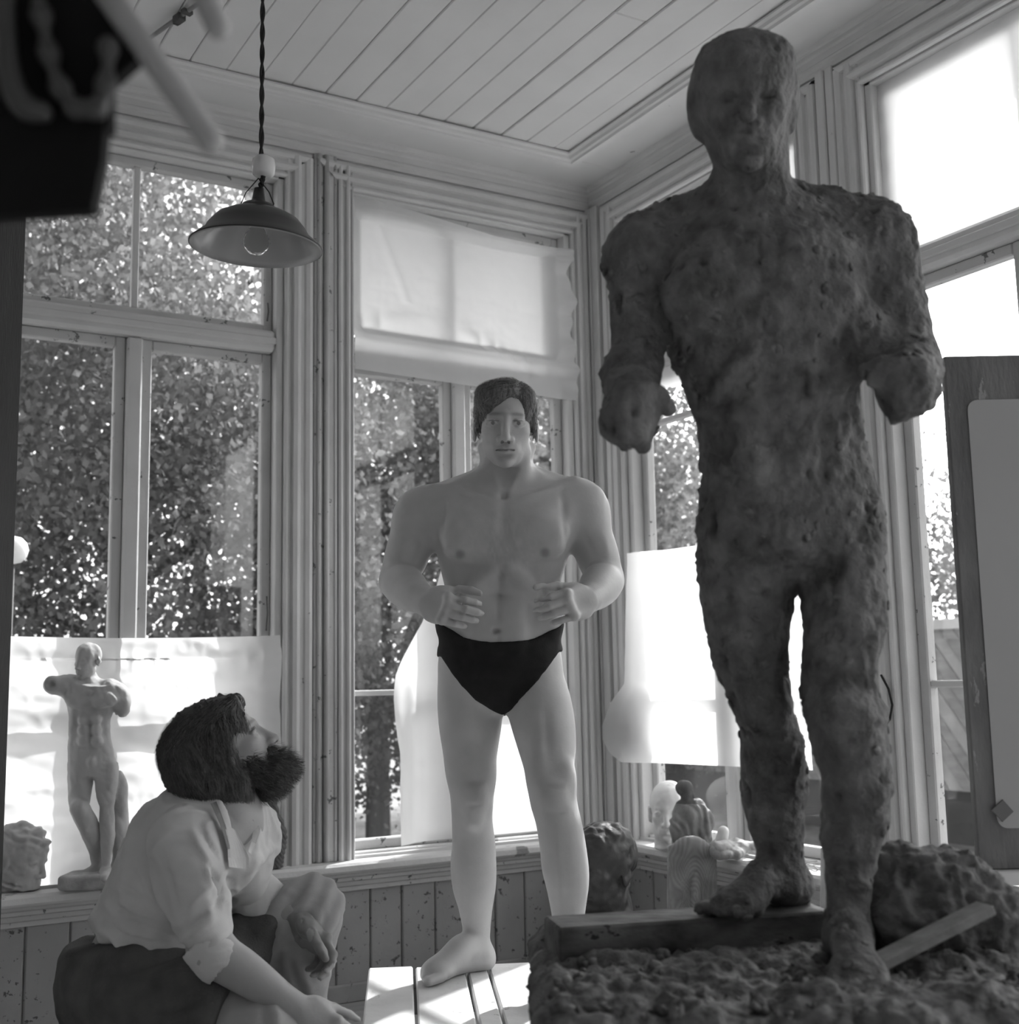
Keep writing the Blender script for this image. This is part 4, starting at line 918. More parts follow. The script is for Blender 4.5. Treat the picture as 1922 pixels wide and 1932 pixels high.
    mk('clay_pellets', np.concatenate(V_)-base, np.concatenate(Q_), claym, root, True, world=False, tone=rg.uniform(.7, 1.3, 420*len(bv)))['kind'] = 'stuff'
    return root
statue = build_statue()

# --- stand: turntable board, clay bed, plank under the rear foot, lump, lath
def disp_mesh(F, h, amp, seed, sc=1.0):
    lo, hi = F.bounds(); v, q = nets(F.grid(lo, hi, h), lo, h); v = relax(v, q, 1); n = vnormals(v, q)
    a = amp*(vnoise(v, 16*sc, seed)+.7*vnoise(v, 34*sc, seed+1)+.5*vnoise(v, 75*sc, seed+2)+1.1*np.abs(vnoise(v, 26*sc, seed+3))+.6*np.abs(vnoise(v*[1, 1, 2], 52*sc, seed+4)))
    return v+n*a[:, None], q
def stand():
    c = np.array([V(1482, 1850, 2.06)[0], 2.06, 0]); w = ROTV() @ Vector(c)
    root = empty('modelling_stand', (w[0], w[1], 0), -YAW); tag(root, 'heavy modelling stand with a thick board under the clay figure', 'stand')
    wm = mat('stand_wood', 0.10, 0.8, 0.35, 5, 0.4, 25, stretch=(1, 6, 6))
    zt = ZSB-.115
    G().obox((0, 0, zt), (.405, .34, .028), np.eye(3), .006).build('turntable_board', wm, root, world=False)
    G().lathe([(0, zt-.028), (.20, zt-.028), (.20, zt-.06), (.05, zt-.07), (.05, .30), (.10, .28)], (0, 0, 0), 24).build('column', wm, root, True, world=False)
    for sx, sy in ((-1, -1), (1, -1), (1, 1), (-1, 1)): G().tube([(sx*.04, sy*.04, zt-.10), (sx*.30, sy*.30, .018)], .024, 8).build('leg', wm, root, True, world=False)
    for a in (0, math.pi/2): G().obox((0, 0, .20), (.30, .016, .022), np.array([[math.cos(a+.785), -math.sin(a+.785), 0], [math.sin(a+.785), math.cos(a+.785), 0], [0, 0, 1]])).build('brace', wm, root, world=False)
    # bed of clay on the board
    F = Field(); z = ZSB; zb = zt+.028
    rg = np.random.default_rng(4)
    F.box(c+[0, 0, (z+zb)/2-.006], (.40, .335, (z-zb)/2+.006), r=.03, k=.02)
    for i in range(60):
        F.ell(c+[rg.uniform(-.37, .37), rg.uniform(-.31, .31), z-.01], (rg.uniform(.03, .08), rg.uniform(.03, .08), rg.uniform(.012, .028)), k=.02)
    F.half((0, 0, zb+.001), (0, 0, 1), .003)
    v, q = disp_mesh(F, .0068, .0085, 21, 1.3); v[:, 2] = np.maximum(v[:, 2], zb+.0006); b = np.array([c[0], c[1], zb])
    r2 = figure('clay_bed', b, 'rough slab of crumbly clay on the modelling stand board', 'clay'); mk('clay_slab', v-b, q, clayd, r2, True, world=False)
    # lumps crumbled over the bed
    V_ = []; Q_ = []; b0 = G().lathe([(0.0, -.5), (.42, -.3), (.55, 0), (.40, .32), (0, .5)], (0, 0, 0), 7); bv = np.array(b0.v); bf = np.array(b0.f)
    for j in range(900):
        s = rg.uniform(.006, .030)*rg.uniform(.5, 1); R = frame(rg.normal(0, 1, 3), rg.normal(0, 1, 3)); p = c+[rg.uniform(-.38, .38), rg.uniform(-.32, .32), z+.006]; V_.append((bv*[s, s*rg.uniform(.3, .9), s*rg.uniform(.8, 1.8)]*rg.uniform(.7, 1.3, (len(bv), 1))) @ R.T+p-b); Q_.append(bf+len(bv)*j)
    mk('clay_crumbs', np.concatenate(V_), np.concatenate(Q_), clayd, r2, True, world=False)['kind'] = 'stuff'
    # plank under the rear foot, running left out over the board
    p0 = V(1042, 1775, 2.10); p1 = V(1560, 1738, 2.10); h = V(1460, 1716, 2.20)[2]
    A = np.array([p0[0], 2.14, h-.030]); B = np.array([p1[0]+.02, 2.24, h-.030]); d = nrm(B-A); R = np.stack([d, np.cross([0, 0, 1], d), [0, 0, 1]], 1); m_ = (A+B)/2
    b = np.array([m_[0], m_[1], m_[2]-.029]); pk = figure('wooden_plank', b, 'short dark plank under the rear foot of the clay figure', 'plank')
    G().obox((0, 0, .029), (np.linalg.norm(B-A)/2, .055, .028), R, .004).build('plank_body', mat('stained_plank', 0.10, 0.75, 0.8, 9, 0.5, 30, stretch=(1, 2, 2), chips=0.3, chipg=0.03, chscale=9), pk, world=False)
    # lump of clay to the right and the lath leaning on it
    F = Field(); lc = V(1745, 1690, 2.12); lc[2] = z+.075
    F.ell(lc, (.105, .10, .085), k=.03); F.ell(lc+[.05, -.02, .03], (.06, .06, .05), k=.03); F.ell(lc+[-.03, 0, .05], (.05, .05, .05), k=.03); F.ell(lc+[.10, -.03, -.02], (.05, .06, .06), k=.03); F.ell(lc+[-.05, -.03, -.02], (.06, .07, .06), k=.03)
    F.half((0, 0, z-.004), (0, 0, 1), .01); v, q = disp_mesh(F, .005, .0100, 41, 1.3); b = np.array([lc[0], lc[1], z-.004])
    r3 = figure('clay_lump', b, 'big round lump of dark clay beside the front foot of the statue', 'clay'); mk('lump', v-b, q, clayd, r3, True, world=False)
    A = V(1640, 1850, 1.93); A[2] = z+.022; B = V(1842, 1722, 1.98); d = nrm(B-A); R = np.stack([d, nrm(np.cross([0, 0, 1], d)), np.cross(d, nrm(np.cross([0, 0, 1], d)))], 1); m_ = (A+B)/2
    r4 = figure('wooden_lath', np.array([A[0], A[1], z]), 'pale clay-smeared lath leaning against the clay lump', 'lath')
    G().obox(m_-np.array([A[0], A[1], z]), (np.linalg.norm(B-A)/2+.02, .021, .008), R, .002).build('lath_body', mat('pale_lath', 0.26, 0.8, 0.3, 20, 0.3, 40), r4, world=False)
stand()
# ================================================================ the kneeling sculptor
shirtm = mat('linen_shirt', 0.56, 0.85, 0.06, 12, 0.06, 300, spec=0.15)
trousm = mat('work_trousers', 0.36, 0.85, 0.08, 12, 0.06, 300, spec=0.15)
apronm = mat('dark_apron', 0.10, 0.9, 0.25, 14, 0.4, 220, spec=0.15)
def cloth_disp(v, q, amp, sc, seed, axis=(1, 1, 1)):
    n = vnormals(v, q); w = v+.02*np.stack([vnoise(v, 7, seed+5), vnoise(v, 7, seed+6), vnoise(v, 7, seed+7)], 1); r = 1-np.abs(vnoise(w*np.asarray(axis), sc*1.2, seed+1)); r2 = 1-np.abs(vnoise(w*np.asarray(axis)[[2, 1, 0]], sc*2.1, seed+9)); a = vnoise(w*np.asarray(axis), sc, seed)*.5+1.1*np.clip(r-.55, 0, 1)+.7*np.clip(r2-.62, 0, 1)-.25
    return v+n*(amp*a)[:, None]
def simple(F, h, rel=2):
    lo, hi = F.bounds(.04); g = F.grid(lo, hi, h); v, q = nets(g, lo, h); return relax(v, q, rel), q, g, lo
def build_sculptor():
    base = np.array([V(300, 1900, 2.9)[0], 2.88, 0.0])
    sa = nrm((-.40, .84, 0))                                       # from his right to his left shoulder
    tor = [V(262, 1850, 2.92), V(285, 1750, 2.90), V(325, 1660, 2.88), V(378, 1585, 2.87), V(420, 1548, 2.87)]
    nk = [V(405, 1545, 2.88), V(432, 1500, 2.87), V(436, 1440, 2.86)]
    rs, re, rw = V(362, 1592, 2.71), V(398, 1796, 2.65), V(560, 1905, 2.66)
    ls, le, lw = V(468, 1570, 3.02), V(432, 1722, 3.02), V(556, 1732, 2.94)
    hc = V(425, 1417, 2.86); hR = frame((.81, .20, .55), (-.05, 0, 1)); H = .238
    F = Field()
    F.chain(tor, [.13, .105, .105, .105, .085], .03, sq=(sa, 1.45)); F.chain(nk, [.070, .058, .056], .03)
    F.chain([V(455, 1510, 2.86), V(452, 1560, 2.87), V(448, 1615, 2.89)], [.030, .045, .05], .03)
    F.chain([rs, (rs+re)/2, re], [.060, .050, .045], .03); F.chain([re, re*.62+rw*.38+[0, 0, .004], rw], [.046, .043, .028], .02)
    F.chain([ls, (ls+le)/2, le], [.060, .050, .045], .03); F.chain([le, le*.6+lw*.4+[0, 0, .008], lw], [.046, .046, .029], .02)
    hand(F, V(562, 1736, 2.935), (.62, -.10, -.62), (-.55, -.55, -.35), .185, -1, ((.35, .6, .5), (.45, .7, .5), (.55, .8, .5), (.6, .85, .5)), (.55, .3), .08, .005)
    hand(F, rw+nrm(rw-re)*.005, nrm(rw-re)+np.array([.1, 0, -.1]), (.1, .8, -.5), .185, 1, (.25, .4, .3), (.4, .2), .05, .005)
    P = head(F, hc, hR, H, jaw=.95)
    hb = (hc-np.array([.15, .15, .15]), hc+np.array([.16, .15, .15])); hh = V(590, 1765, 2.91); e = np.array([.075, .14, .085])
    v, q = mesh_field(F, .0062, [(hb[0], hb[1], .0022), (hh-e, hh+e, .0026)])
    t = face_tone(v, hc, hR, H, brow=.5, lip=.8, iris=.3)
    ch = V(590, 1770, 2.91); d = np.linalg.norm((v-ch)*[1, .6, 1], axis=1); cl = (d < .075)*(vnoise(v, 45, 4) > -.5); t = t*(1-.35*cl)
    n = vnormals(v, q); v = v+n*(cl*(.003*vnoise(v, 70, 5)+.002))[:, None]
    root = figure('person', base, 'bearded man in a pale work shirt and dark apron crouching and looking up', 'person')
    mk('body', v-base, q, skinm, root, True, world=False, tone=np.clip(t*.80, .2, 1.2))
    # shirt with rolled sleeves and an open collar
    S = Field(); S.chain(tor, [.150, .128, .128, .126, .085], .03, sq=(sa, 1.42))
    S.chain([V(400, 1555, 2.88), V(425, 1533, 2.88)], [.085, .072], .03)
    S.chain([rs+[-.01, 0, .0], (rs+re)/2+[-.005, 0, 0], re+[-.008, 0, .03]], [.080, .070, .048], .03)
    S.chain([ls, (ls+le)/2, V(462, 1690, 2.99)], [.080, .070, .058], .03)
    S.ell(V(330, 1560, 2.84), (.09, .10, .07), k=.04); S.ell(V(292, 1640, 2.86), (.06, .12, .12), k=.05); S.ell(V(470, 1605, 2.93), (.045, .08, .11), k=.04)
    A, B = V(438, 1470, 2.86), V(468, 1650, 2.80)                   # neck opening
    S.ell(V(484, 1590, 2.96), (.024, .07, .10), k=.03); S.ell(V(440, 1625, 2.80), (.04, .05, .07), k=.04)
    S.chain([V(446, 1490, 2.85), V(462, 1530, 2.80), V(474, 1570, 2.77), V(474, 1612, 2.77)], [.060, .056, .042, .010], .010, '-')
    S.half(V(300, 1772, 2.9), (.10, 0, 1), .02); S.half(V(470, 1440, 2.9), (-.4, -.15, -1), .02)
    sv, sq_, g, lo = simple(S, .0066)
    fold = .0065*np.sin((sv[:, 2]*1.0+sv[:, 0]*.55+.03*vnoise(sv, 9, 3))*95)*np.clip((V(300, 1660, 2.9)[2]-sv[:, 2])/.10, 0, 1)*np.clip((V(330, 1700, 2.9)[0]+.02-sv[:, 0])/.05, 0, 1)
    nn = vnormals(sv, sq_); sv = sv+nn*fold[:, None]; sv = cloth_disp(sv, sq_, .0130, 11, 8, (1.2, 1, .55))
    sg = [((424, 1655), (378, 1700), .010, .012), ((430, 1690), (368, 1735), .009, -.010), ((432, 1718), (362, 1758), .010, .013), ((436, 1748), (365, 1782), .008, -.010), ((298, 1630), (340, 1730), .014, .010), ((330, 1590), (362, 1700), .012, -.008),
          ((418, 1632), (440, 1668), .008, -.012), ((405, 1615), (420, 1660), .008, .010), ((205, 1742), (305, 1768), .008, .010), ((212, 1722), (310, 1750), .007, -.009), ((222, 1700), (305, 1728), .008, .010), ((232, 1672), (300, 1700), .008, -.006),
          ((262, 1620), (330, 1740), .016, .008), ((380, 1550), (424, 1635), .010, .008), ((395, 1545), (434, 1620), .007, -.007), ((345, 1560), (300, 1610), .014, .007), ((440, 1640), (432, 1700), .008, -.008), ((490, 1520), (497, 1600), .006, .006), ((480, 1620), (460, 1660), .008, .008)]
    sg = [(a, b, w*.62, h*1.25) for a, b, w, h in sg]; sv = folds(sv, vnormals(sv, sq_), sg, 2.74)
    o = mk('work_shirt', sv-base, sq_, shirtm, root, True, world=False)
    for (a, b, r) in ((re+[-.004, 0, .006], re+[.012, 0, -.010], .050), (V(470, 1684, 2.99), V(482, 1694, 2.985), .062)):
        d_ = nrm(b-a); C = Field(); C.chain([a-d_*.012, a+d_*.030], [r, r*.98], .01); C.chain([a+d_*.02, a+d_*.048], [r*1.03, r*.94], .006); C.cone(a-d_*.1, a+d_*.2, .044, op='-', k=.006)
        cv, cq, *_ = simple(C, .0030, 2); mk('rolled_cuff', cloth_disp(cv, cq, .003, 22, 5)-base, cq, shirtm, o, True, world=False)
    # lapels, placket edge and apron strap draped on the shirt
    pu = sv[:, 0]/sv[:, 1]; pvv = (sv[:, 2]-CAMH)/sv[:, 1]
    def surf(u, v_):
        p = V(u, v_, 2.8); d2 = (pu-p[0]/2.8)**2+(pvv-(p[2]-CAMH)/2.8)**2; k = d2 < (.0045)**2
        return sv[k, 1].min() if k.any() else 2.80
    def drape(name, ea, eb, off, m_, parent, nu=8):
        R_ = []
        for i in range(len(ea)): R_.append([np.array(ea[i])*(1-t)+np.array(eb[i])*t for t in np.linspace(0, 1, nu)])
        ys = np.array([[surf(*p) for p in r_] for r_ in R_])
        for _ in range(2): ys = (ys+np.roll(ys, 1, 1)*(np.arange(nu) > 0)+ys*(np.arange(nu) == 0)+np.roll(ys, -1, 1)*(np.arange(nu) < nu-1)+ys*(np.arange(nu) == nu-1))/3
        vv = []
        for lay in (off, off-.003):
            for i, r_ in enumerate(R_):
                for k, p in enumerate(r_): vv.append(V(p[0], p[1], ys[i, k]-lay))
        n_ = len(ea)*nu; ff = []
        for i in range(len(ea)-1):
            for k in range(nu-1): a_ = i*nu+k; ff += [(a_, a_+1, a_+nu+1, a_+nu), (n_+a_, n_+a_+nu, n_+a_+nu+1, n_+a_+1)]
        rim = [k for k in range(nu)]+[i*nu+nu-1 for i in range(1, len(ea))]+[(len(ea)-1)*nu+k for k in range(nu-2, -1, -1)]+[i*nu for i in range(len(ea)-2, 0, -1)]
        for a_, b_ in zip(rim, rim[1:]+rim[:1]): ff.append((b_, a_, n_+a_, n_+b_))
        return mk(name, np.array(vv)-base, ff, m_, parent, False, world=False)
    drape('lapel', [(424, 1554), (427, 1575), (429, 1598), (430, 1618), (432, 1636)], [(444, 1566), (453, 1584), (463, 1602), (470, 1619), (469, 1640)], .008, shirtm, o)
    drape('lapel', [(466, 1530), (474, 1548), (478, 1566), (474, 1588), (468, 1606)], [(474, 1526), (486, 1548), (490, 1570), (483, 1592), (474, 1612)], .008, shirtm, o)
    drape('apron_strap', [(397, 1516), (406, 1536), (415, 1556), (422, 1576), (428, 1600)], [(408, 1512), (417, 1534), (425, 1556), (431, 1578), (434, 1602)], .006, mat('strap_cloth', 0.2, 0.9), root)
    # trousers
    T = Field(); lh, lk, la = V(300, 1850, 3.02), V(586, 1712, 2.99), V(560, 1960, 3.04); rh, rk = V(285, 1880, 2.80), V(505, 1955, 2.66)
    T.chain([V(262, 1865, 2.92), V(300, 1870, 2.92)], [.145, .13], .03, sq=(sa, 1.3))
    T.chain([lh, (lh+lk)/2, lk], [.105, .092, .068], .03); T.ell(lk+[.012, 0, .006], (.060, .062, .060), k=.03); T.chain([lk+[.004, 0, -.02], lk*.55+la*.45, la, la+[-.02, 0, -.12]], [.064, .066, .058, .056], .03)
    T.chain([rh, (rh+rk)/2, rk], [.110, .092, .070], .03); T.chain([rk, rk+np.array([-.14, .10, -.22]), rk+np.array([-.22, .18, -.33])], [.068, .06, .055], .03)
    T.half((0, 0, .004), (0, 0, 1), .01)
    tv, tq, *_ = simple(T, .0075); nn = vnormals(tv, tq); d_ = nrm(la-lk)
    tv = tv+nn*(.004*np.sin(((tv-lk) @ nrm((.9, .2, -.6)))*150)*np.exp(-((tv-lk)**2).sum(1)/.02))[:, None]
    sg = [((528, 1702), (562, 1664), .007, .007), ((540, 1716), (580, 1672), .006, -.007), ((554, 1728), (598, 1684), .006, .007), ((574, 1736), (614, 1704), .006, -.006), ((604, 1760), (612, 1850), .008, .006), ((560, 1790), (590, 1900), .010, .008), ((545, 1810), (570, 1910), .008, -.007), ((510, 1720), (540, 1680), .007, .006)]
    tv = folds(tv, vnormals(tv, tq), sg, 2.95)
    mk('trousers', cloth_disp(tv, tq, .010, 11, 18, (1.2, 1, .7))-base, tq, trousm, root, True, world=False)
    # apron wrapped round the hips and hanging between the knees
    K = Field(); K.chain([V(250, 1850, 2.92), V(300, 1868, 2.90)], [.168, .152], .03, sq=(sa, 1.28)); K.chain([V(290, 1880, 2.79), V(395, 1912, 2.73), V(500, 1955, 2.66)], [.130, .112, .085], .04)
    K.chain([V(380, 1780, 2.94), V(450, 1775, 2.96), V(515, 1765, 2.95)], [.085, .072, .060], .03); K.chain([V(400, 1830, 2.86), V(460, 1830, 2.90), V(500, 1850, 2.92)], [.075, .06, .03], .03)
    K.half(V(300, 1757, 2.9), (.16, 0, -1), .01); K.half(V(552, 1770, 2.9), (-1, 0, .55), .01); K.half(V(438, 1900, 2.72), (-1, .10, .25), .02); K.half((0, 0, V(300, 2010, 2.9)[2]), (0, 0, 1), .01)
    kv, kq, *_ = simple(K, .0075); sg = [((196, 1800), (335, 1772), .010, .010), ((205, 1835), (380, 1785), .010, -.011), ((220, 1870), (410, 1805), .012, .014), ((240, 1905), (430, 1845), .012, -.012), ((350, 1800), (290, 1920), .014, .010), ((470, 1745), (520, 1810), .010, .008)]
    kv = folds(kv, vnormals(kv, kq), sg, 2.74)
    mk('apron', cloth_disp(kv, kq, .013, 11, 28, (1, 1, .7))-base, kq, apronm, root, True, world=False)
    # hair and beard with loose strands
    Ed = lambda D_: (lambda s, f, u, r, kk=.06, op='+': D_.ell(P(s, f, u), np.array(r)*H, hR, kk*H, op))
    X = Field(); E = Ed(X)
    E(0, -.11, .12, (.385, .475, .405)); E(0, -.30, -.12, (.37, .31, .34), .1); E(.17, -.20, -.30, (.19, .26, .24), .1); E(-.12, -.25, -.30, (.22, .24, .22), .1); E(0, .20, .33, (.25, .17, .12), .1); E(.30, .04, .0, (.09, .16, .30), .08)
    E(0, .47, -.10, (.30, .33, .40), .04, '-'); E(.36, .38, -.15, (.22, .40, .36), .04, '-'); E(-.36, .38, -.15, (.22, .40, .36), .04, '-'); E(0, .22, -.62, (.30, .28, .35), .04, '-'); E(.10, .30, -.52, (.50, .34, .40), .04, '-')
    B_ = Field(); E = Ed(B_)
    E(0, .23, -.43, (.235, .185, .16)); E(0, .36, -.42, (.17, .14, .155), .08); E(0, .15, -.52, (.20, .15, .12), .08); E(0, .345, -.235, (.125, .07, .042), .04)
    for s in (-1, 1): E(s*.205, .10, -.28, (.055, .13, .17), .06); E(s*.11, .335, -.285, (.05, .06, .08), .05)
    E(0, .44, -.305, (.075, .09, .022), .03, '-')
    rg = np.random.default_rng(6)
    for nm, Fd, n_, ln, w, kind in (('hair', X, 8000, .095, .0010, 0), ('beard', B_, 3600, .034, .0008, 1)):
        lo, hi = Fd.bounds(.03); st = .003; g = Fd.grid(lo, hi, st); hv, hq = nets(g, lo, st); hn = vnormals(hv, hq); lp = (hv-hc) @ hR/H
        if kind == 0: dv = .010*vnoise(lp*[1.4, 1.4, .5], 9, 2)+.006*np.abs(vnoise(lp*[1.4, 1.4, .40], 22, 7))+.003*vnoise(lp*[1.5, 1.5, .4], 60, 3)
        else: dv = .004*vnoise(lp, 34, 4)+.003*vnoise(lp, 70, 5)
        hv = hv+hn*dv[:, None]; sd = rg.choice(len(hv), n_)
        def comb(p, nn_):
            l = (p-hc) @ hR/H
            if kind == 0: d_ = np.stack([l[:, 0]*.4, -.35-.5*(l[:, 2] > .25), np.where(l[:, 2] > .3, -.25, -1.0)], 1)
            else: d_ = np.stack([l[:, 0]*.8, .55+0*l[:, 0], -.75+0*l[:, 0]], 1)
            return d_ @ hR.T
        rv, rq = ribbons(hv[sd], hn[sd], comb, g, lo, st, ln, 7, w, rg, .45 if kind == 0 else .7, .22 if kind == 0 else .30)
        tt = np.concatenate([1+.3*vnoise(lp*[1.4, 1.4, .45], 40, 8), rg.uniform(.5, 2.6, n_).repeat(16)])
        mk(nm, np.concatenate([hv, rv])-base, np.concatenate([hq, rq+len(hv)]), mat('dark_hair', 0.050, 0.5, 0.3, 40, 0.4, 60, spec=0.4, attr=True), root, True, world=False, tone=tt)
    # low stool under him
    st_ = figure('low_stool', np.array([base[0]-.07, 2.93, 0]), 'low wooden stool under the crouching sculptor', 'stool'); wm = mat('stool_wood', 0.2, 0.8, 0.3, 8); zs = V(262, 1865, 2.92)[2]-.185
    G().lathe([(0, zs-.035), (.15, zs-.035), (.155, zs-.02), (.15, zs), (0, zs)], (0, 0, 0), 24).build('seat', wm, st_, world=False)
    for a in range(3): G().tube([(.09*math.cos(a*2.1), .09*math.sin(a*2.1), zs-.035), (.13*math.cos(a*2.1), .13*math.sin(a*2.1), .0)], .016, 8).build('leg', wm, st_, True, world=False)
    return root
build_sculptor()
# ================================================================ lamp, busts, boards and bits
def vfig(name, base, label, cat, group=None): return figure(name, np.asarray(base, float), label, cat, group)
# --- pendant lamp
def lamp():
    D = 2.85; rim = V(486, 472, D); top = np.array([V(496, 300, D)[0]-.004, D, ZC]); r = vfig('pendant_lamp', [top[0], D, rim[2]-.02], 'enamel pendant lamp with a dark shade hanging from a twisted cord', 'lamp'); b = np.array([top[0], D, rim[2]-.02])
    bk = mat('black_cord', 0.02, 0.7); cap = V(487, 392, D); ball = V(497, 315, D); n = 240
    for ph in (0, math.pi):
        pts = []
        for i in range(n):
            t = i/(n-1); z = ball[2]+.02+(ZC+.008-ball[2]-.02)*t; a = ph+t*64; pts.append(np.array([top[0]+.0032*math.cos(a), D+.0032*math.sin(a), z])-b)
        G().tube(pts, .0036, 6).build('cord_strand', bk, r, True, world=False)
    pts = []
    for ph in (0, math.pi): G().tube([np.array([ball[0]*(1-t)+cap[0]*t+.0035*math.cos(ph+t*14), D+.0035*math.sin(ph+t*14), (ball[2]-.02)*(1-t)+(cap[2]+.03)*t])-b for t in np.linspace(0, 1, 40)], .004, 6).build('cord_strand', bk, r, True, world=False)
    pm = mat('porcelain', 0.62, 0.25, 0.05, spec=0.6)
    G().lathe([(.004, .024), (.018, .026), (.0265, .018), (.029, 0), (.0265, -.018), (.018, -.026), (.004, -.024)], ball-b, 28).build('counterweight_ball', pm, r, True, world=False)
    ax = nrm((.045, -.03, 1)); R = frame(np.cross([1, 0, 0], ax), ax); R = np.stack([R[:, 0], R[:, 1], R[:, 2]], 1)
    blk = mat('black_bakelite', 0.015, 0.35, spec=0.5)
    c = cap-b
    G().lathe([(0, .050), (.012, .048), (.016, .020), (.020, .012), (.038, .006), (.046, -.004), (.048, -.014)], c, 30, R).build('socket_cap', blk, r, True, world=False)
    em = mat('dark_enamel', 0.02, 0.35, 0.1, spec=0.6); ei = mat('white_enamel', 0.36, 0.25, 0.05, spec=0.6)
    w = .158; hgt = .098; prof = [(.045, -.010), (.075, -.016), (.100, -.030), (.118, -.052), (.128, -.070), (.145, -.084), (w, -hgt)]
    G().lathe(prof, c, 56, R).build('shade_outer', em, r, True, world=False)
    ins = [(a-.0025, z-.004) for a, z in prof]; G().lathe([(.012, -.016)]+ins+[(w, -hgt-.001)], c, 56, R).build('shade_inner', ei, r, True, world=False)
    g = G(); g.tube([c+R @ np.array([w*math.cos(a), w*math.sin(a), -hgt]) for a in np.linspace(0, 2*math.pi, 57)], .0022, 6, cap=False); g.build('rim_bead', blk, r, True, world=False)
    G().lathe([(0, -.012), (.020, -.014), (.022, -.034), (.014, -.036), (0, -.036)], c, 24, R).build('bulb_socket', blk, r, True, world=False)
    gm = bpy.data.materials.new('bulb_glass'); gm.use_nodes = True; pb = gm.node_tree.nodes['Principled BSDF']; pb.inputs['Transmission Weight'].default_value = 1; pb.inputs['Roughness'].default_value = 0.02; pb.inputs['IOR'].default_value = 1.1; MATS['bulb_glass'] = gm
    G().lathe([(.012, -.034), (.015, -.048), (.028, -.068), (.033, -.086), (.028, -.104), (.014, -.116), (.001, -.118)], c, 24, R).build('bulb', gm, r, True, world=False)
    for sx in (-1, 1): G().tube([c+np.array([0, 0, .075]), c+np.array([sx*.028, -.01, .035]), c+np.array([sx*.040, -.012, .004]), c+np.array([sx*.034, -.010, -.006])], .0014, 6).build('wire_loop', bk, r, True, world=False)
lamp()
# --- conduit on the ceiling
def conduit():
    z = ZC-.012; A = onZ(190, 138, z); J = onZ(338, 32, z); B = onZ(520, -95, z); b = (A+J)/2
    r = empty('ceiling_conduit', (b[0], b[1], z)); tag(r, 'thin metal conduit with a junction clamp crossing the ceiling planks', 'pipe'); m = mat('conduit_metal', 0.22, 0.5, 0.2, spec=0.5)
    G().tube([A, J, B], .008, 10).build('pipe', m, r, True)
    d = nrm(B-A); R = np.stack([d, np.cross([0, 0, 1], d), [0, 0, 1]], 1); G().obox(J+[0, 0, -.006], (.022, .016, .014), R, .004).build('junction_box', mat('dark_metal', 0.07, 0.5), r)
    G().obox(J+d*.05+[0, 0, -.002], (.012, .020, .008), R, .003).build('clamp', mat('dark_metal', 0.07, 0.5), r); G().obox(J-d*.02+[0, 0, -.010], (.006, .011, .012), R, .002).build('screw_clip', mat('dark_metal', 0.07, 0.5), r)
conduit()
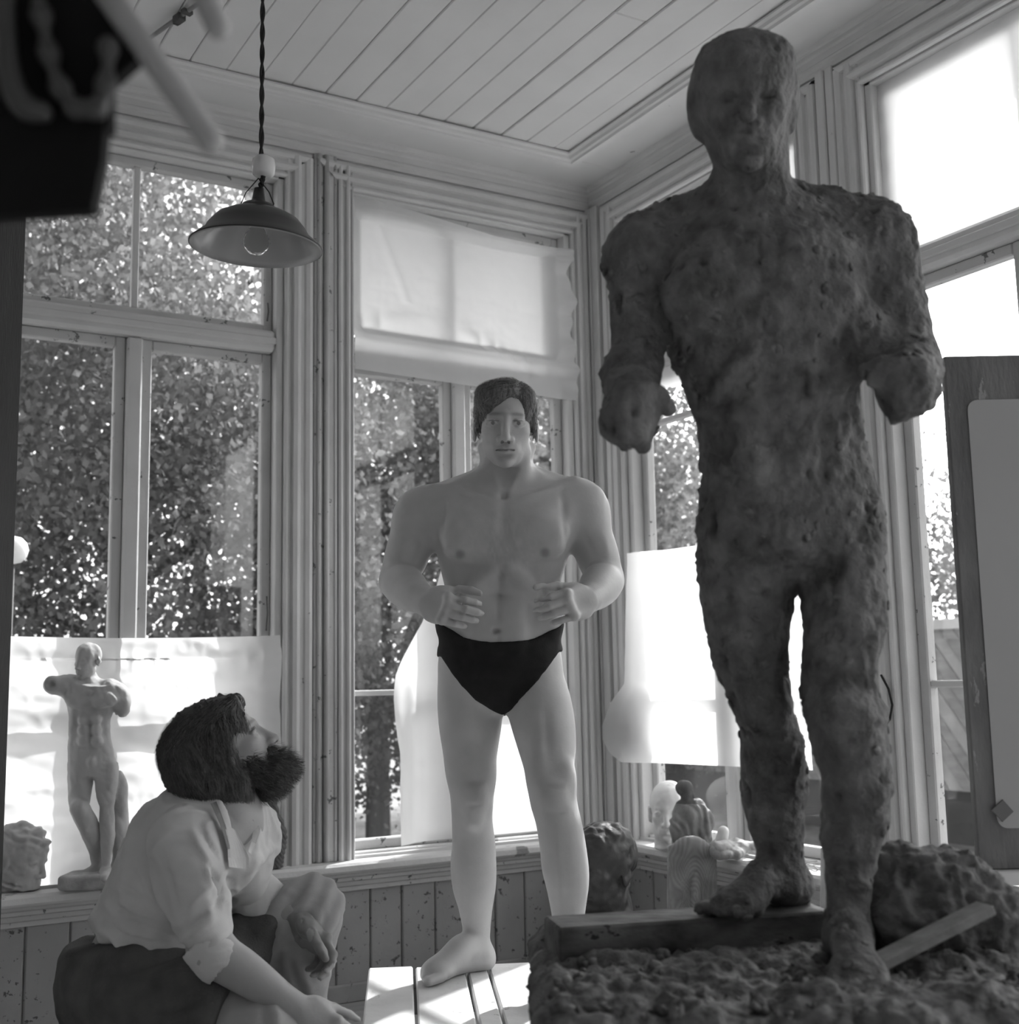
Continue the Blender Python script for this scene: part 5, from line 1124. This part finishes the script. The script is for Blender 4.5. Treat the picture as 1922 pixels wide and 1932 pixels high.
# --- muscle-study statuette on the left sill
plaster = mat('grey_plaster', 0.46, 0.7, 0.12, 12, 0.2, 40)
def ecorche():
    D = 4.53; Zs = .550; b = np.array([V(186, 1668, D)[0], D, Zs]); F = Field(); rw_ = lambda l, dep: rows([(v, a, c, D, dep*(c-a)/40) for v, a, c in l])
    F.stack(rw_([(1296, 120, 222), (1312, 124, 222), (1335, 128, 216), (1362, 130, 207), (1392, 130, 208), (1420, 129, 214), (1448, 132, 220), (1466, 140, 215)], .022), .01, n=2.3)
    F.stack(rw_([(1440, 130, 178), (1470, 130, 176), (1500, 130, 171), (1522, 132, 166), (1535, 136, 164)], .035), .008)
    F.stack(rw_([(1440, 176, 222), (1470, 178, 222), (1500, 183, 217), (1525, 190, 214), (1545, 190, 215), (1575, 191, 217), (1610, 193, 211), (1640, 193, 208), (1652, 190, 210)], .035), .008)
    F.chain([V(150, 1525, D-.03), V(166, 1560, D), V(180, 1600, D+.04), V(186, 1640, D+.05)], [.034, .036, .026, .017], .01)
    F.chain([V(186, 1638, D+.05), V(165, 1648, D+.02), V(146, 1654, D-.01)], [.020, .017, .010], .008); F.chain([V(200, 1645, D), V(200, 1654, D-.06), V(198, 1656, D-.11)], [.022, .020, .012], .008)
    F.chain([V(165, 1305, D), V(130, 1296, D-.02), V(98, 1292, D-.06)], [.050, .044, .032], .02); F.ell(V(94, 1291, D-.09), .022, k=.006, op='-')
    F.chain([V(208, 1305, D), V(226, 1318, D), V(232, 1338, D+.01)], [.046, .040, .026], .015); F.box(V(228, 1336, D+.04), (.018, .02, .026), k=.006)
    F.cone(V(168, 1300, D), V(166, 1272, D), .028, .026, .02)
    for s in (-1, 1): F.cone(V(167, 1282, D+.01), V(170+s*34, 1302, D+.01), .016, .028, .02)
    hc = V(164, 1246, D-.01); hR = frame((-.35, -.9, -.12), (0, 0, 1)); head(F, hc, hR, .130, eyes=False, ears=True)
    for s in (-1, 1):
        F.ell(V(171+s*24, 1320, D-.052), (.045, .02, .026), k=.02); F.cone(V(168, 1306, D-.06), V(168+s*42, 1300, D-.03), .006, .006, .006)
        for i in range(3): F.ell(V(170+s*12, 1358+i*20, D-.046), (.018, .012, .016), k=.016)
        F.cone(V(170+s*36, 1345, D-.05), V(170+s*24, 1400, D-.058), .006, .005, .008, '-')
    F.cone(V(170, 1335, D-.08), V(172, 1420, D-.078), .003, .003, .008, '-'); F.ell(V(172, 1438, D-.048), (.014, .014, .018), k=.014)
    F.stack(rows([(1655, 205, 250, D+.055, .040), (1610, 214, 245, D+.055, .034), (1560, 214, 243, D+.055, .034), (1500, 212, 242, D+.055, .034), (1475, 214, 238, D+.055, .03), (1455, 218, 228, D+.055, .014)]), .01)
    v, q, *_ = simple(F, .0045, 1); n = vnormals(v, q); v = v+n*(.0045*vnoise(v*[1.2, 1, .28], 34, 3)+.0030*np.abs(vnoise(v*[1, 1, .5]+v[:, [2]]*[.5, 0, 0], 40, 4))+.001*vnoise(v, 90, 5))[:, None]
    r = vfig('anatomy_statuette', b, 'pale plaster anatomy figure with cut arms standing on the left sill', 'statuette'); mk('figure', v-b, q, plaster, r, True, world=False)
    F = Field(); F.box(b+[0, .015, .0265], (.118, .105, .026), r=.012); v, q, *_ = simple(F, .006, 1); mk('plinth', v-b, q, mat('plinth_stone', 0.40, 0.8, 0.25, 20, 0.5, 60), r, True, world=False)
ecorche()
# --- busts
def bust(label, u, v, D, H, f, zb, m, seed, curl=0.0, beard=False, eyes=True, amp=.003, neck=True, name='plaster_head', tilt=(0, 0, 1), mid=None):
    F = Field(); hc = V(u, v, D); hR = frame(f, tilt); P = head(F, hc, hR, H, eyes=eyes)
    if neck: F.cone(P(0, -.1, -.2), np.array([P(0, -.12, -.5)[0], P(0, -.12, -.5)[1], zb-.02]), .26*H, .30*H, .04)
    if curl:
        F.ell(P(0, -.08, .17), np.array([.36, .45, .37])*H, hR, .02); rg = np.random.default_rng(seed)
        F.ell(P(0, .52, -.12), np.array([.285, .30, .40])*H, hR, .02, '-') if False else None
    if beard: F.ell(P(0, .24, -.46), np.array([.22, .18, .26])*H, hR, .02); F.ell(P(0, .20, -.62), np.array([.15, .12, .16])*H, hR, .02)
    F.half((0, 0, zb), (0, 0, 1), .002)
    vv, q, *_ = simple(F, H*.016, 1); n = vnormals(vv, q); lp = (vv-hc) @ hR/H
    hairz = np.clip((np.maximum(lp[:, 2]-.22, -lp[:, 1]-.02)+(.3 if beard else 0)*(lp[:, 2] < -.32))/.08, 0, 1) if curl else np.zeros(len(vv))
    w = np.sin(34*(lp[:, 2]+.5*lp[:, 1])+6*vnoise(lp, 4, seed)); vv = vv+n*(amp*vnoise(vv, 60, seed)+hairz*curl*(w*.6+.8*vnoise(lp*[1, 1.6, .6], 11, seed+1)))[:, None]
    b = np.array([hc[0], hc[1], zb]); r = vfig(name, b, label, 'bust'); mk('head', vv-b, q, m, r, True, world=False); return r
bust('bearded plaster head with curls lying at the far left of the sill', 38, 1618, 4.50, .235, (.95, -.15, -.25), .552, plaster, 5, .009, True)
bust('white plaster head in the sunlight on the right sill', 1262, 1530, 5.22, .245, (-.25, -.95, -.05), .550, mat('white_plaster', 0.80, 0.6, 0.05, 12, 0.1, 40, sss=0.2), 6, 0.0, amp=.0015)
dk = mat('dark_bronze', 0.05, 0.45, 0.3, 14, 0.3, 40, spec=0.4)
bq = V(1135, 1640, 3.95); bust('dark modelled head with wavy hair behind the standing man\'s leg', 1133, 1638, 3.95, .262, (-.62, -.72, .0), V(1133, 1735, 3.95)[2], dk, 8, .0055, amp=.002, name='portrait_bust')
pz = V(1133, 1735, 3.95)[2]; pb_ = np.array([V(1133, 1735, 3.95)[0], 3.95, 0]); pr = vfig('sculpture_pedestal', pb_, 'square wooden pedestal under the dark modelled head', 'pedestal')
wd = mat('pedestal_wood', 0.14, 0.8, 0.3, 6, 0.3, 30)
G().bbox((-.11, -.11, pz-.03), (.11, .11, pz-.0005)).build('pedestal_top', wd, pr, world=False); G().bbox((-.06, -.06, .03), (.06, .06, pz-.03)).build('pedestal_post', wd, pr, world=False); G().bbox((-.13, -.13, 0), (.13, .13, .03)).build('pedestal_foot', wd, pr, world=False)
# --- robed figurine on the right sill
def figurine():
    D = 5.02; zb = .5495; F = Field(); b = np.array([V(1305, 1600, D)[0], D, zb])
    F.stack(rows([(1612, 1268, 1342, D, .055), (1580, 1268, 1342, D, .055), (1545, 1272, 1338, D, .052), (1520, 1278, 1328, D, .045), (1508, 1286, 1318, D, .03)]), .02)
    F.chain([V(1318, 1518, D), V(1336, 1550, D-.03), V(1330, 1580, D-.05)], [.024, .024, .018], .01); F.chain([V(1284, 1520, D), V(1274, 1560, D-.02), V(1280, 1590, D-.03)], [.022, .024, .02], .01)
    hR = frame((.75, -.6, -.1), (0, 0, 1)); hc = V(1293, 1494, D); P = head(F, hc, hR, .092); F.ell(P(0, .25, -.5), np.array([.2, .18, .2])*.092, hR, .01); F.cone(V(1298, 1512, D), V(1294, 1500, D), .022, .020, .01)
    F.half((0, 0, zb), (0, 0, 1), .002); v, q, *_ = simple(F, .0042, 1); n = vnormals(v, q); v = v+n*(.0030*np.sin(v[:, 0]*170+v[:, 2]*40+5*vnoise(v, 14, 2))*(v[:, 2] < hc[2]-.05)+.0015*vnoise(v, 60, 3))[:, None]
    t = np.where(v[:, 2] > hc[2]-.045, .45, 1.0); r = vfig('robed_figurine', b, 'small robed figurine with a dark bearded head on the right sill', 'figurine'); mk('robed_body', v-b, q, mat('figurine_wood', 0.26, 0.6, 0.2, 20, 0.3, 60, attr=True), r, True, world=False, tone=t)
figurine()
# --- carved board leaning on the right sill, knotty grain
def carved_board():
    D = 4.86; F = Field(); tl, tr, bl, br = V(1253, 1592, D), V(1345, 1602, D), V(1268, 1735, D), V(1354, 1735, D); zt = (tl[2]+tr[2])/2
    cx = (tl[0]+tr[0])/2; w = (tr[0]-tl[0])/2; b = np.array([cx, D, 0.0]); R = frame((.0, -1, .06), (0.05, 0, 1))
    F.box((cx, D, zt/2), (w, .022, zt/2), R, .008); F.ell((cx+.01, D, zt-.005), (w*.75, .024, .045), R, .02); F.ell((cx+.015, D-.03, zt*.72), (.045, .03, .14), R, .02, '-'); F.ell((cx+.02, D-.012, zt*.70), (.020, .022, .09), R, .01)
    F.half((0, 0, .001), (0, 0, 1), .002); v, q, *_ = simple(F, .005, 1); n = vnormals(v, q); rr = np.sqrt(((v[:, 0]-cx-.015)/.5)**2+((v[:, 2]-zt*.70)/1.4)**2)+.030*vnoise(v, 14, 6); v = v+n*(.0009*np.sin(rr*420))[:, None]
    t = 1+.16*np.sin(rr*420)+.2*vnoise(v, 30, 2); r = vfig('carved_board', b, 'carved wooden board with swirling grain leaning on the right sill', 'board'); mk('board_body', v-b, q, mat('carved_wood', 0.30, 0.7, 0.15, 16, 0.2, 50, attr=True), r, True, world=False, tone=t)
carved_board()
# --- dark carved wood beside the pilaster, behind the sculptor
def carving():
    D = V(0, 0, 1)[1]; p = onY(512, 1660, 4.70); D = p @ FW; F = Field(); zb = .5495
    F.chain([V(512, 1668, D), V(516, 1620, D), V(518, 1580, D), V(508, 1540, D), V(500, 1500, D), V(494, 1480, D)], [.034, .044, .048, .044, .034, .016], .01, sq=((0, 1, 0), .6))
    F.ell(V(524, 1600, D), (.026, .03, .06), k=.01); F.ell(V(498, 1640, D), (.030, .03, .05), k=.01); F.half((0, 0, zb), (0, 0, 1), .002)
    v, q, *_ = simple(F, .005, 1); n = vnormals(v, q); v = v+n*(.0022*np.sin((v[:, 2]*1.0+v[:, 0]*1.4)*300)+.006*vnoise(v, 22, 2)+.003*vnoise(v, 60, 3))[:, None]; v[:, 2] = np.maximum(v[:, 2], zb)
    b = np.array([V(512, 1668, D)[0], D, zb]); r = vfig('wood_carving', b, 'dark feathered wood carving standing by the left pilaster', 'carving'); mk('carving_body', v-b, q, mat('dark_carved_wood', 0.13, 0.7, 0.3, 14, 0.4, 50), r, True, world=False)
carving()
# --- crumpled rag, twine, laths on the right sill
def rag():
    p = onX(1395, 1590, 3.22); D = p @ FW; F = Field(); zb = .5495; rg = np.random.default_rng(2); c = V(1392, 1600, D); c[2] = zb+.03
    for i in range(11): F.ell(c+[rg.uniform(-.09, .09), rg.uniform(-.04, .04), rg.uniform(-.01, .03)], (rg.uniform(.03, .06), rg.uniform(.03, .05), rg.uniform(.018, .034)), k=.012)
    F.half((0, 0, zb), (0, 0, 1), .002); v, q, *_ = simple(F, .0045, 1); n = vnormals(v, q); v = v+n*(.010*np.abs(vnoise(v, 26, 3))-.004+.003*vnoise(v, 60, 4))[:, None]; v[:, 2] = np.maximum(v[:, 2], zb)
    b = np.array([c[0], c[1], zb]); r = vfig('crumpled_rag', b, 'crumpled pale rag heaped on the right sill behind the statue', 'rag'); mk('rag_cloth', v-b, q, mat('rag_cloth', 0.42, 0.9, 0.35, 12, 0.3, 80), r, True, world=False)
    p = V(1355, 1575, D+.02); F = Field(); F.cone([p[0], p[1], zb+.03], p+[.02, 0, .012], .026, .022); v, q, *_ = simple(F, .004, 1); b = np.array([p[0], p[1], zb]); v[:, 2] = np.maximum(v[:, 2], zb)
    r = vfig('small_jar', b, 'small white jar lying beside the rag on the sill', 'jar'); mk('jar_body', v-b, q, mat('white_glaze', 0.7, 0.3), r, True, world=False)
    b = onX(1525, 1640, 3.21); b[2] = .549; r = empty('twine_loops', tuple(b)); tag(r, 'loops of thin pale twine lying on the sill between the statue\'s legs', 'twine'); g = G(); t = np.linspace(0, 22, 160)
    g.tube([b+np.array([.02*math.sin(a*.4), .055*math.cos(a)*(1+.2*math.sin(a*.7)), .012+.035*abs(math.sin(a*.5))*abs(math.sin(a*.31))]) for a in t], .0018, 5); g.build('twine', mat('twine', 0.55, 0.9), r, True)
    A = V(1538, 1720, 4.30); B = V(1556, 1600, 4.42); A[2] = .02; d = nrm(B-A); r = vfig('pale_stick', [A[0], A[1], 0], 'pale flat stick leaning on the sill between the statue\'s legs', 'stick')
    R = np.stack([d, nrm(np.cross(d, [0, 1, 0])), nrm(np.cross(d, nrm(np.cross(d, [0, 1, 0]))))], 1); G().obox((A+B)/2-np.array([A[0], A[1], 0]), (np.linalg.norm(B-A)/2, .014, .006), R, .002).build('stick_body', mat('pale_lath2', 0.5, 0.8, 0.2), r, world=False)
    for i, (y0, y1, x, z, s) in enumerate(((2.10, 2.80, 3.235, .560, .35), (2.02, 2.70, 3.250, .584, .30), (2.20, 2.74, 3.225, .606, .45))):
        lab = ('bottom', 'middle', 'top')[i]+' lath of the little stack on the sill below the right window'
        o = G().obox((x, (y0+y1)/2, z), (.030, (y1-y0)/2, .0115), np.array([[1, 0, 0], [0, 1, 0], [0, 0, 1]]), .002).build('stacked_lath', mat('lath_%d' % i, s, 0.8, 0.2, 10, stretch=(6, 1, 6)), None); tag(o, lab, 'lath', 'laths stacked on the sill')
rag()
# --- drawing board on an easel at the right edge
def easel():
    D = 2.6; b = np.array([V(1812, 1200, D)[0]+.30, D, 0.0]); r = vfig('easel', b+[0, .06, 0], 'pale wooden easel at the right edge holding the grey board', 'easel'); em = mat('easel_wood', 0.62, 0.7, 0.12, 8)
    zt = V(1812, 674, D)[2]; zb = V(1815, 1612, D)[2]; x0 = V(1813, 1200, D)[0]-b[0]
    for sx in (-1, 1): G().obox((sx*.235, -.01, zb*.5-.03), (.022, .016, zb*.5-.03), np.eye(3)).build('front_leg', em, r, world=False)
    G().tube([(0, .0, zt-.1), (0, .50, .02)], .018, 8).build('rear_leg', em, r, world=False); G().obox((0, -.045, zb-.045), (.30, .05, .014), np.eye(3)).build('ledge', em, r, world=False); G().obox((0, .005, zb+.25), (.26, .012, .03), np.eye(3)).build('cross_bar', em, r, world=False)
    G().obox((0, .015, (zt+zb)/2), (.02, .012, (zt-zb)/2), np.eye(3)).build('mast', em, r, world=False)
    bd = vfig('drawing_board', [b[0], D, zb-.03], 'worn grey drawing board with a pinned blank sheet at the right edge', 'board'); bm = mat('worn_board', 0.17, 0.75, 0.25, 6, 0.3, 30, chips=0.35, chipg=0.3, chscale=10, stretch=(3, 3, 1))
    h = (zt-zb)/2; G().bbox((x0, -.012, .0), (.34, .012, 2*h+.03), .003).build('board_panel', bm, bd, world=False)
    u0 = V(1851, 1200, D)[0]-b[0]; za = V(1851, 1562, D)[2]-zb+.03; zc_ = V(1851, 757, D)[2]-zb+.03; rr = .022; pts = []
    for cx, cz, a0 in ((u0+rr, za+rr, math.pi), (.30-rr, za+rr, 1.5*math.pi), (.30-rr, zc_-rr, 0), (u0+rr, zc_-rr, .5*math.pi)):
        for k in range(7): a = a0+k*math.pi/12; pts.append((cx+rr*math.cos(a), cz+rr*math.sin(a)))
    sm = mat('grey_sheet', 0.40, 0.7, 0.03, 3); G().prism(pts, lambda a, c, t: (a, t, c), -.0145, -.0125).build('pinned_sheet', sm, bd, world=False)
    for (uu, vv) in ((1885, 1528),):
        p = V(uu, vv, D); c, s_ = math.cos(.7), math.sin(.7); G().obox((p[0]-b[0], -.0165, p[2]-zb+.03), (.016, .0015, .016), np.array([[c, 0, -s_], [0, 1, 0], [s_, 0, c]]), .0005).build('paper_patch', mat('tape_patch', 0.16, 0.7), bd, world=False)
easel()
# --- black cable hook on the right pilaster
p = [onX(u, v, 3.255) for u, v in ((1662, 1274), (1676, 1300), (1683, 1330), (1678, 1358), (1662, 1378))]
h = empty('cable_loop', tuple(p[2])); tag(h, 'thin black cable curving off the right-hand pilaster', 'cable'); G().tube([p[0]+[.03, 0, 0]]+p+[p[-1]+[.03, 0, 0]], .004, 8).build('cable', mat('black_cord', 0.02, 0.7), h, True)
# --- dark shelf upright at the left edge
def shelf():
    D = 3.25; x1 = V(21, 1200, D+.13)[0]; b = np.array([x1-.30, D, 0.0]); r = vfig('dark_shelf', b, 'tall dark wooden shelf cut off by the left edge of the picture', 'shelf'); dm = mat('dark_shelf_wood', 0.012, 0.7, 0.3, 5, 0.2, 30, stretch=(4, 4, 1))
    G().bbox((.285, -.13, 0), (.30, .13, 2.62), .002).build('upright', dm, r, world=False); G().bbox((-.60, -.13, 0), (-.585, .13, 2.62), .002).build('upright', dm, r, world=False); G().bbox((-.585, .118, 0), (.285, .13, 2.62), .002).build('back_panel', dm, r, world=False)
    for z in (.25, .75, 1.25, 1.75, 2.25, 2.6): G().bbox((-.585, -.125, z), (.285, .118, z+.02), .002).build('shelf_board', dm, r, world=False)
    pm = mat('pale_wood_end', 0.35, 0.8, 0.3)
    for v in (540, 725): z = V(8, v, D-.13)[2]; G().bbox((.20, -.136, z-.025), (.293, -.128, z+.025), .002).build('batten', pm, r, world=False)
shelf()
# --- black studio lamp hanging close to the camera at upper left
def studio_lamp():
    D = .82; b = V(90, 200, D); r = vfig('studio_lamp', b, 'black out-of-focus studio lamp with pale handles at the upper left corner', 'lamp'); bk = mat('matt_black', 0.006, 0.8, 0.1, spec=0.2); gy = mat('dull_rubber', 0.055, 0.45, 0.1, spec=0.4); pw = mat('pale_handle', 0.36, 0.6, 0.06, 10)
    Q = lambda u, v, d=0.0: V(u, v, D+d)-b
    g = G(); pts = [Q(-90, 230), Q(200, 205), Q(192, 300), Q(172, 395), Q(-90, 412)]; n = len(pts); g.add([p+[0, .0, 0] for p in pts]+[p+[0, .014, 0] for p in pts], [tuple(range(n-1, -1, -1)), tuple(range(n, 2*n))]+[(i, (i+1) % n, (i+1) % n+n, i+n) for i in range(n)]); g.build('lamp_housing', bk, r, world=False)
    g = G(); pts = [Q(-90, -80), Q(200, -80), Q(228, 0), Q(268, 95), Q(205, 150), Q(205, 240), Q(-90, 240)]; n = len(pts); g.add([p+[0, .004, 0] for p in pts]+[p+[0, .016, 0] for p in pts], [tuple(range(n-1, -1, -1)), tuple(range(n, 2*n))]+[(i, (i+1) % n, (i+1) % n+n, i+n) for i in range(n)]); g.build('barn_door', bk, r, world=False)
    bd = [(62, -40), (78, 30), (92, 100), (114, 166), (142, 204), (180, 206), (200, 160), (204, 90)]
    F = Field(); F.chain([Q(u, v, -.01) for u, v in bd], [.0045]*len(bd), .004)
    for u, v in bd: F.ell(Q(u, v, -.01), .0075, k=.006)
    v_, q_, *_ = simple(F, .0011, 1); mk('ribbed_hose', v_, q_, gy, r, True, world=False)
    F = Field(); F.chain([Q(8, -60, -.012), Q(10, 60, -.012), Q(20, 150, -.012), Q(45, 200, -.012), Q(80, 212, -.012)], [.007, .007, .008, .009, .007], .004); v_, q_, *_ = simple(F, .0012, 1); mk('curved_handle', v_, q_, gy, r, True, world=False)
    for (a, c, rr) in (((238, 40), (408, 280), .0092), ((352, -80), (418, 66), .0090)):
        A = Q(*a, .0); B = Q(*c, .0); d = nrm(B-A); G().tube([A-d*.03, A, B-d*.004, B-d*.001, B+d*.001], [rr, rr, rr, rr*.8, rr*.3], 20).build('wooden_handle', pw, r, True, world=False)
    G().tube([Q(200, -60, .05), Q(352, -90, .02)], .006, 10).build('handle_bracket', bk, r, True, world=False); G().tube([Q(200, 30, .05), Q(260, 60, .0)], .005, 10).build('handle_bracket', bk, r, True, world=False)
    G().tube([Q(60, -80, .05), np.array([Q(60, -80, .05)[0], Q(60, -80, .05)[1], ZC-b[2]])], .010, 10).build('suspension_rod', bk, r, True, world=False)
studio_lamp()
# --- little hooks on the left window
hm = mat('iron_hook', 0.12, 0.5)
for (u, v0, v1) in ((505, 572, 606), (503, 1125, 1190)):
    a = onY(u, v0, 4.765); c = onY(u-1, v1, 4.765); G().tube([a, (a+c)/2+[0, -.012, 0], c], .0035, 6).build('window_hook', hm, win1, True)
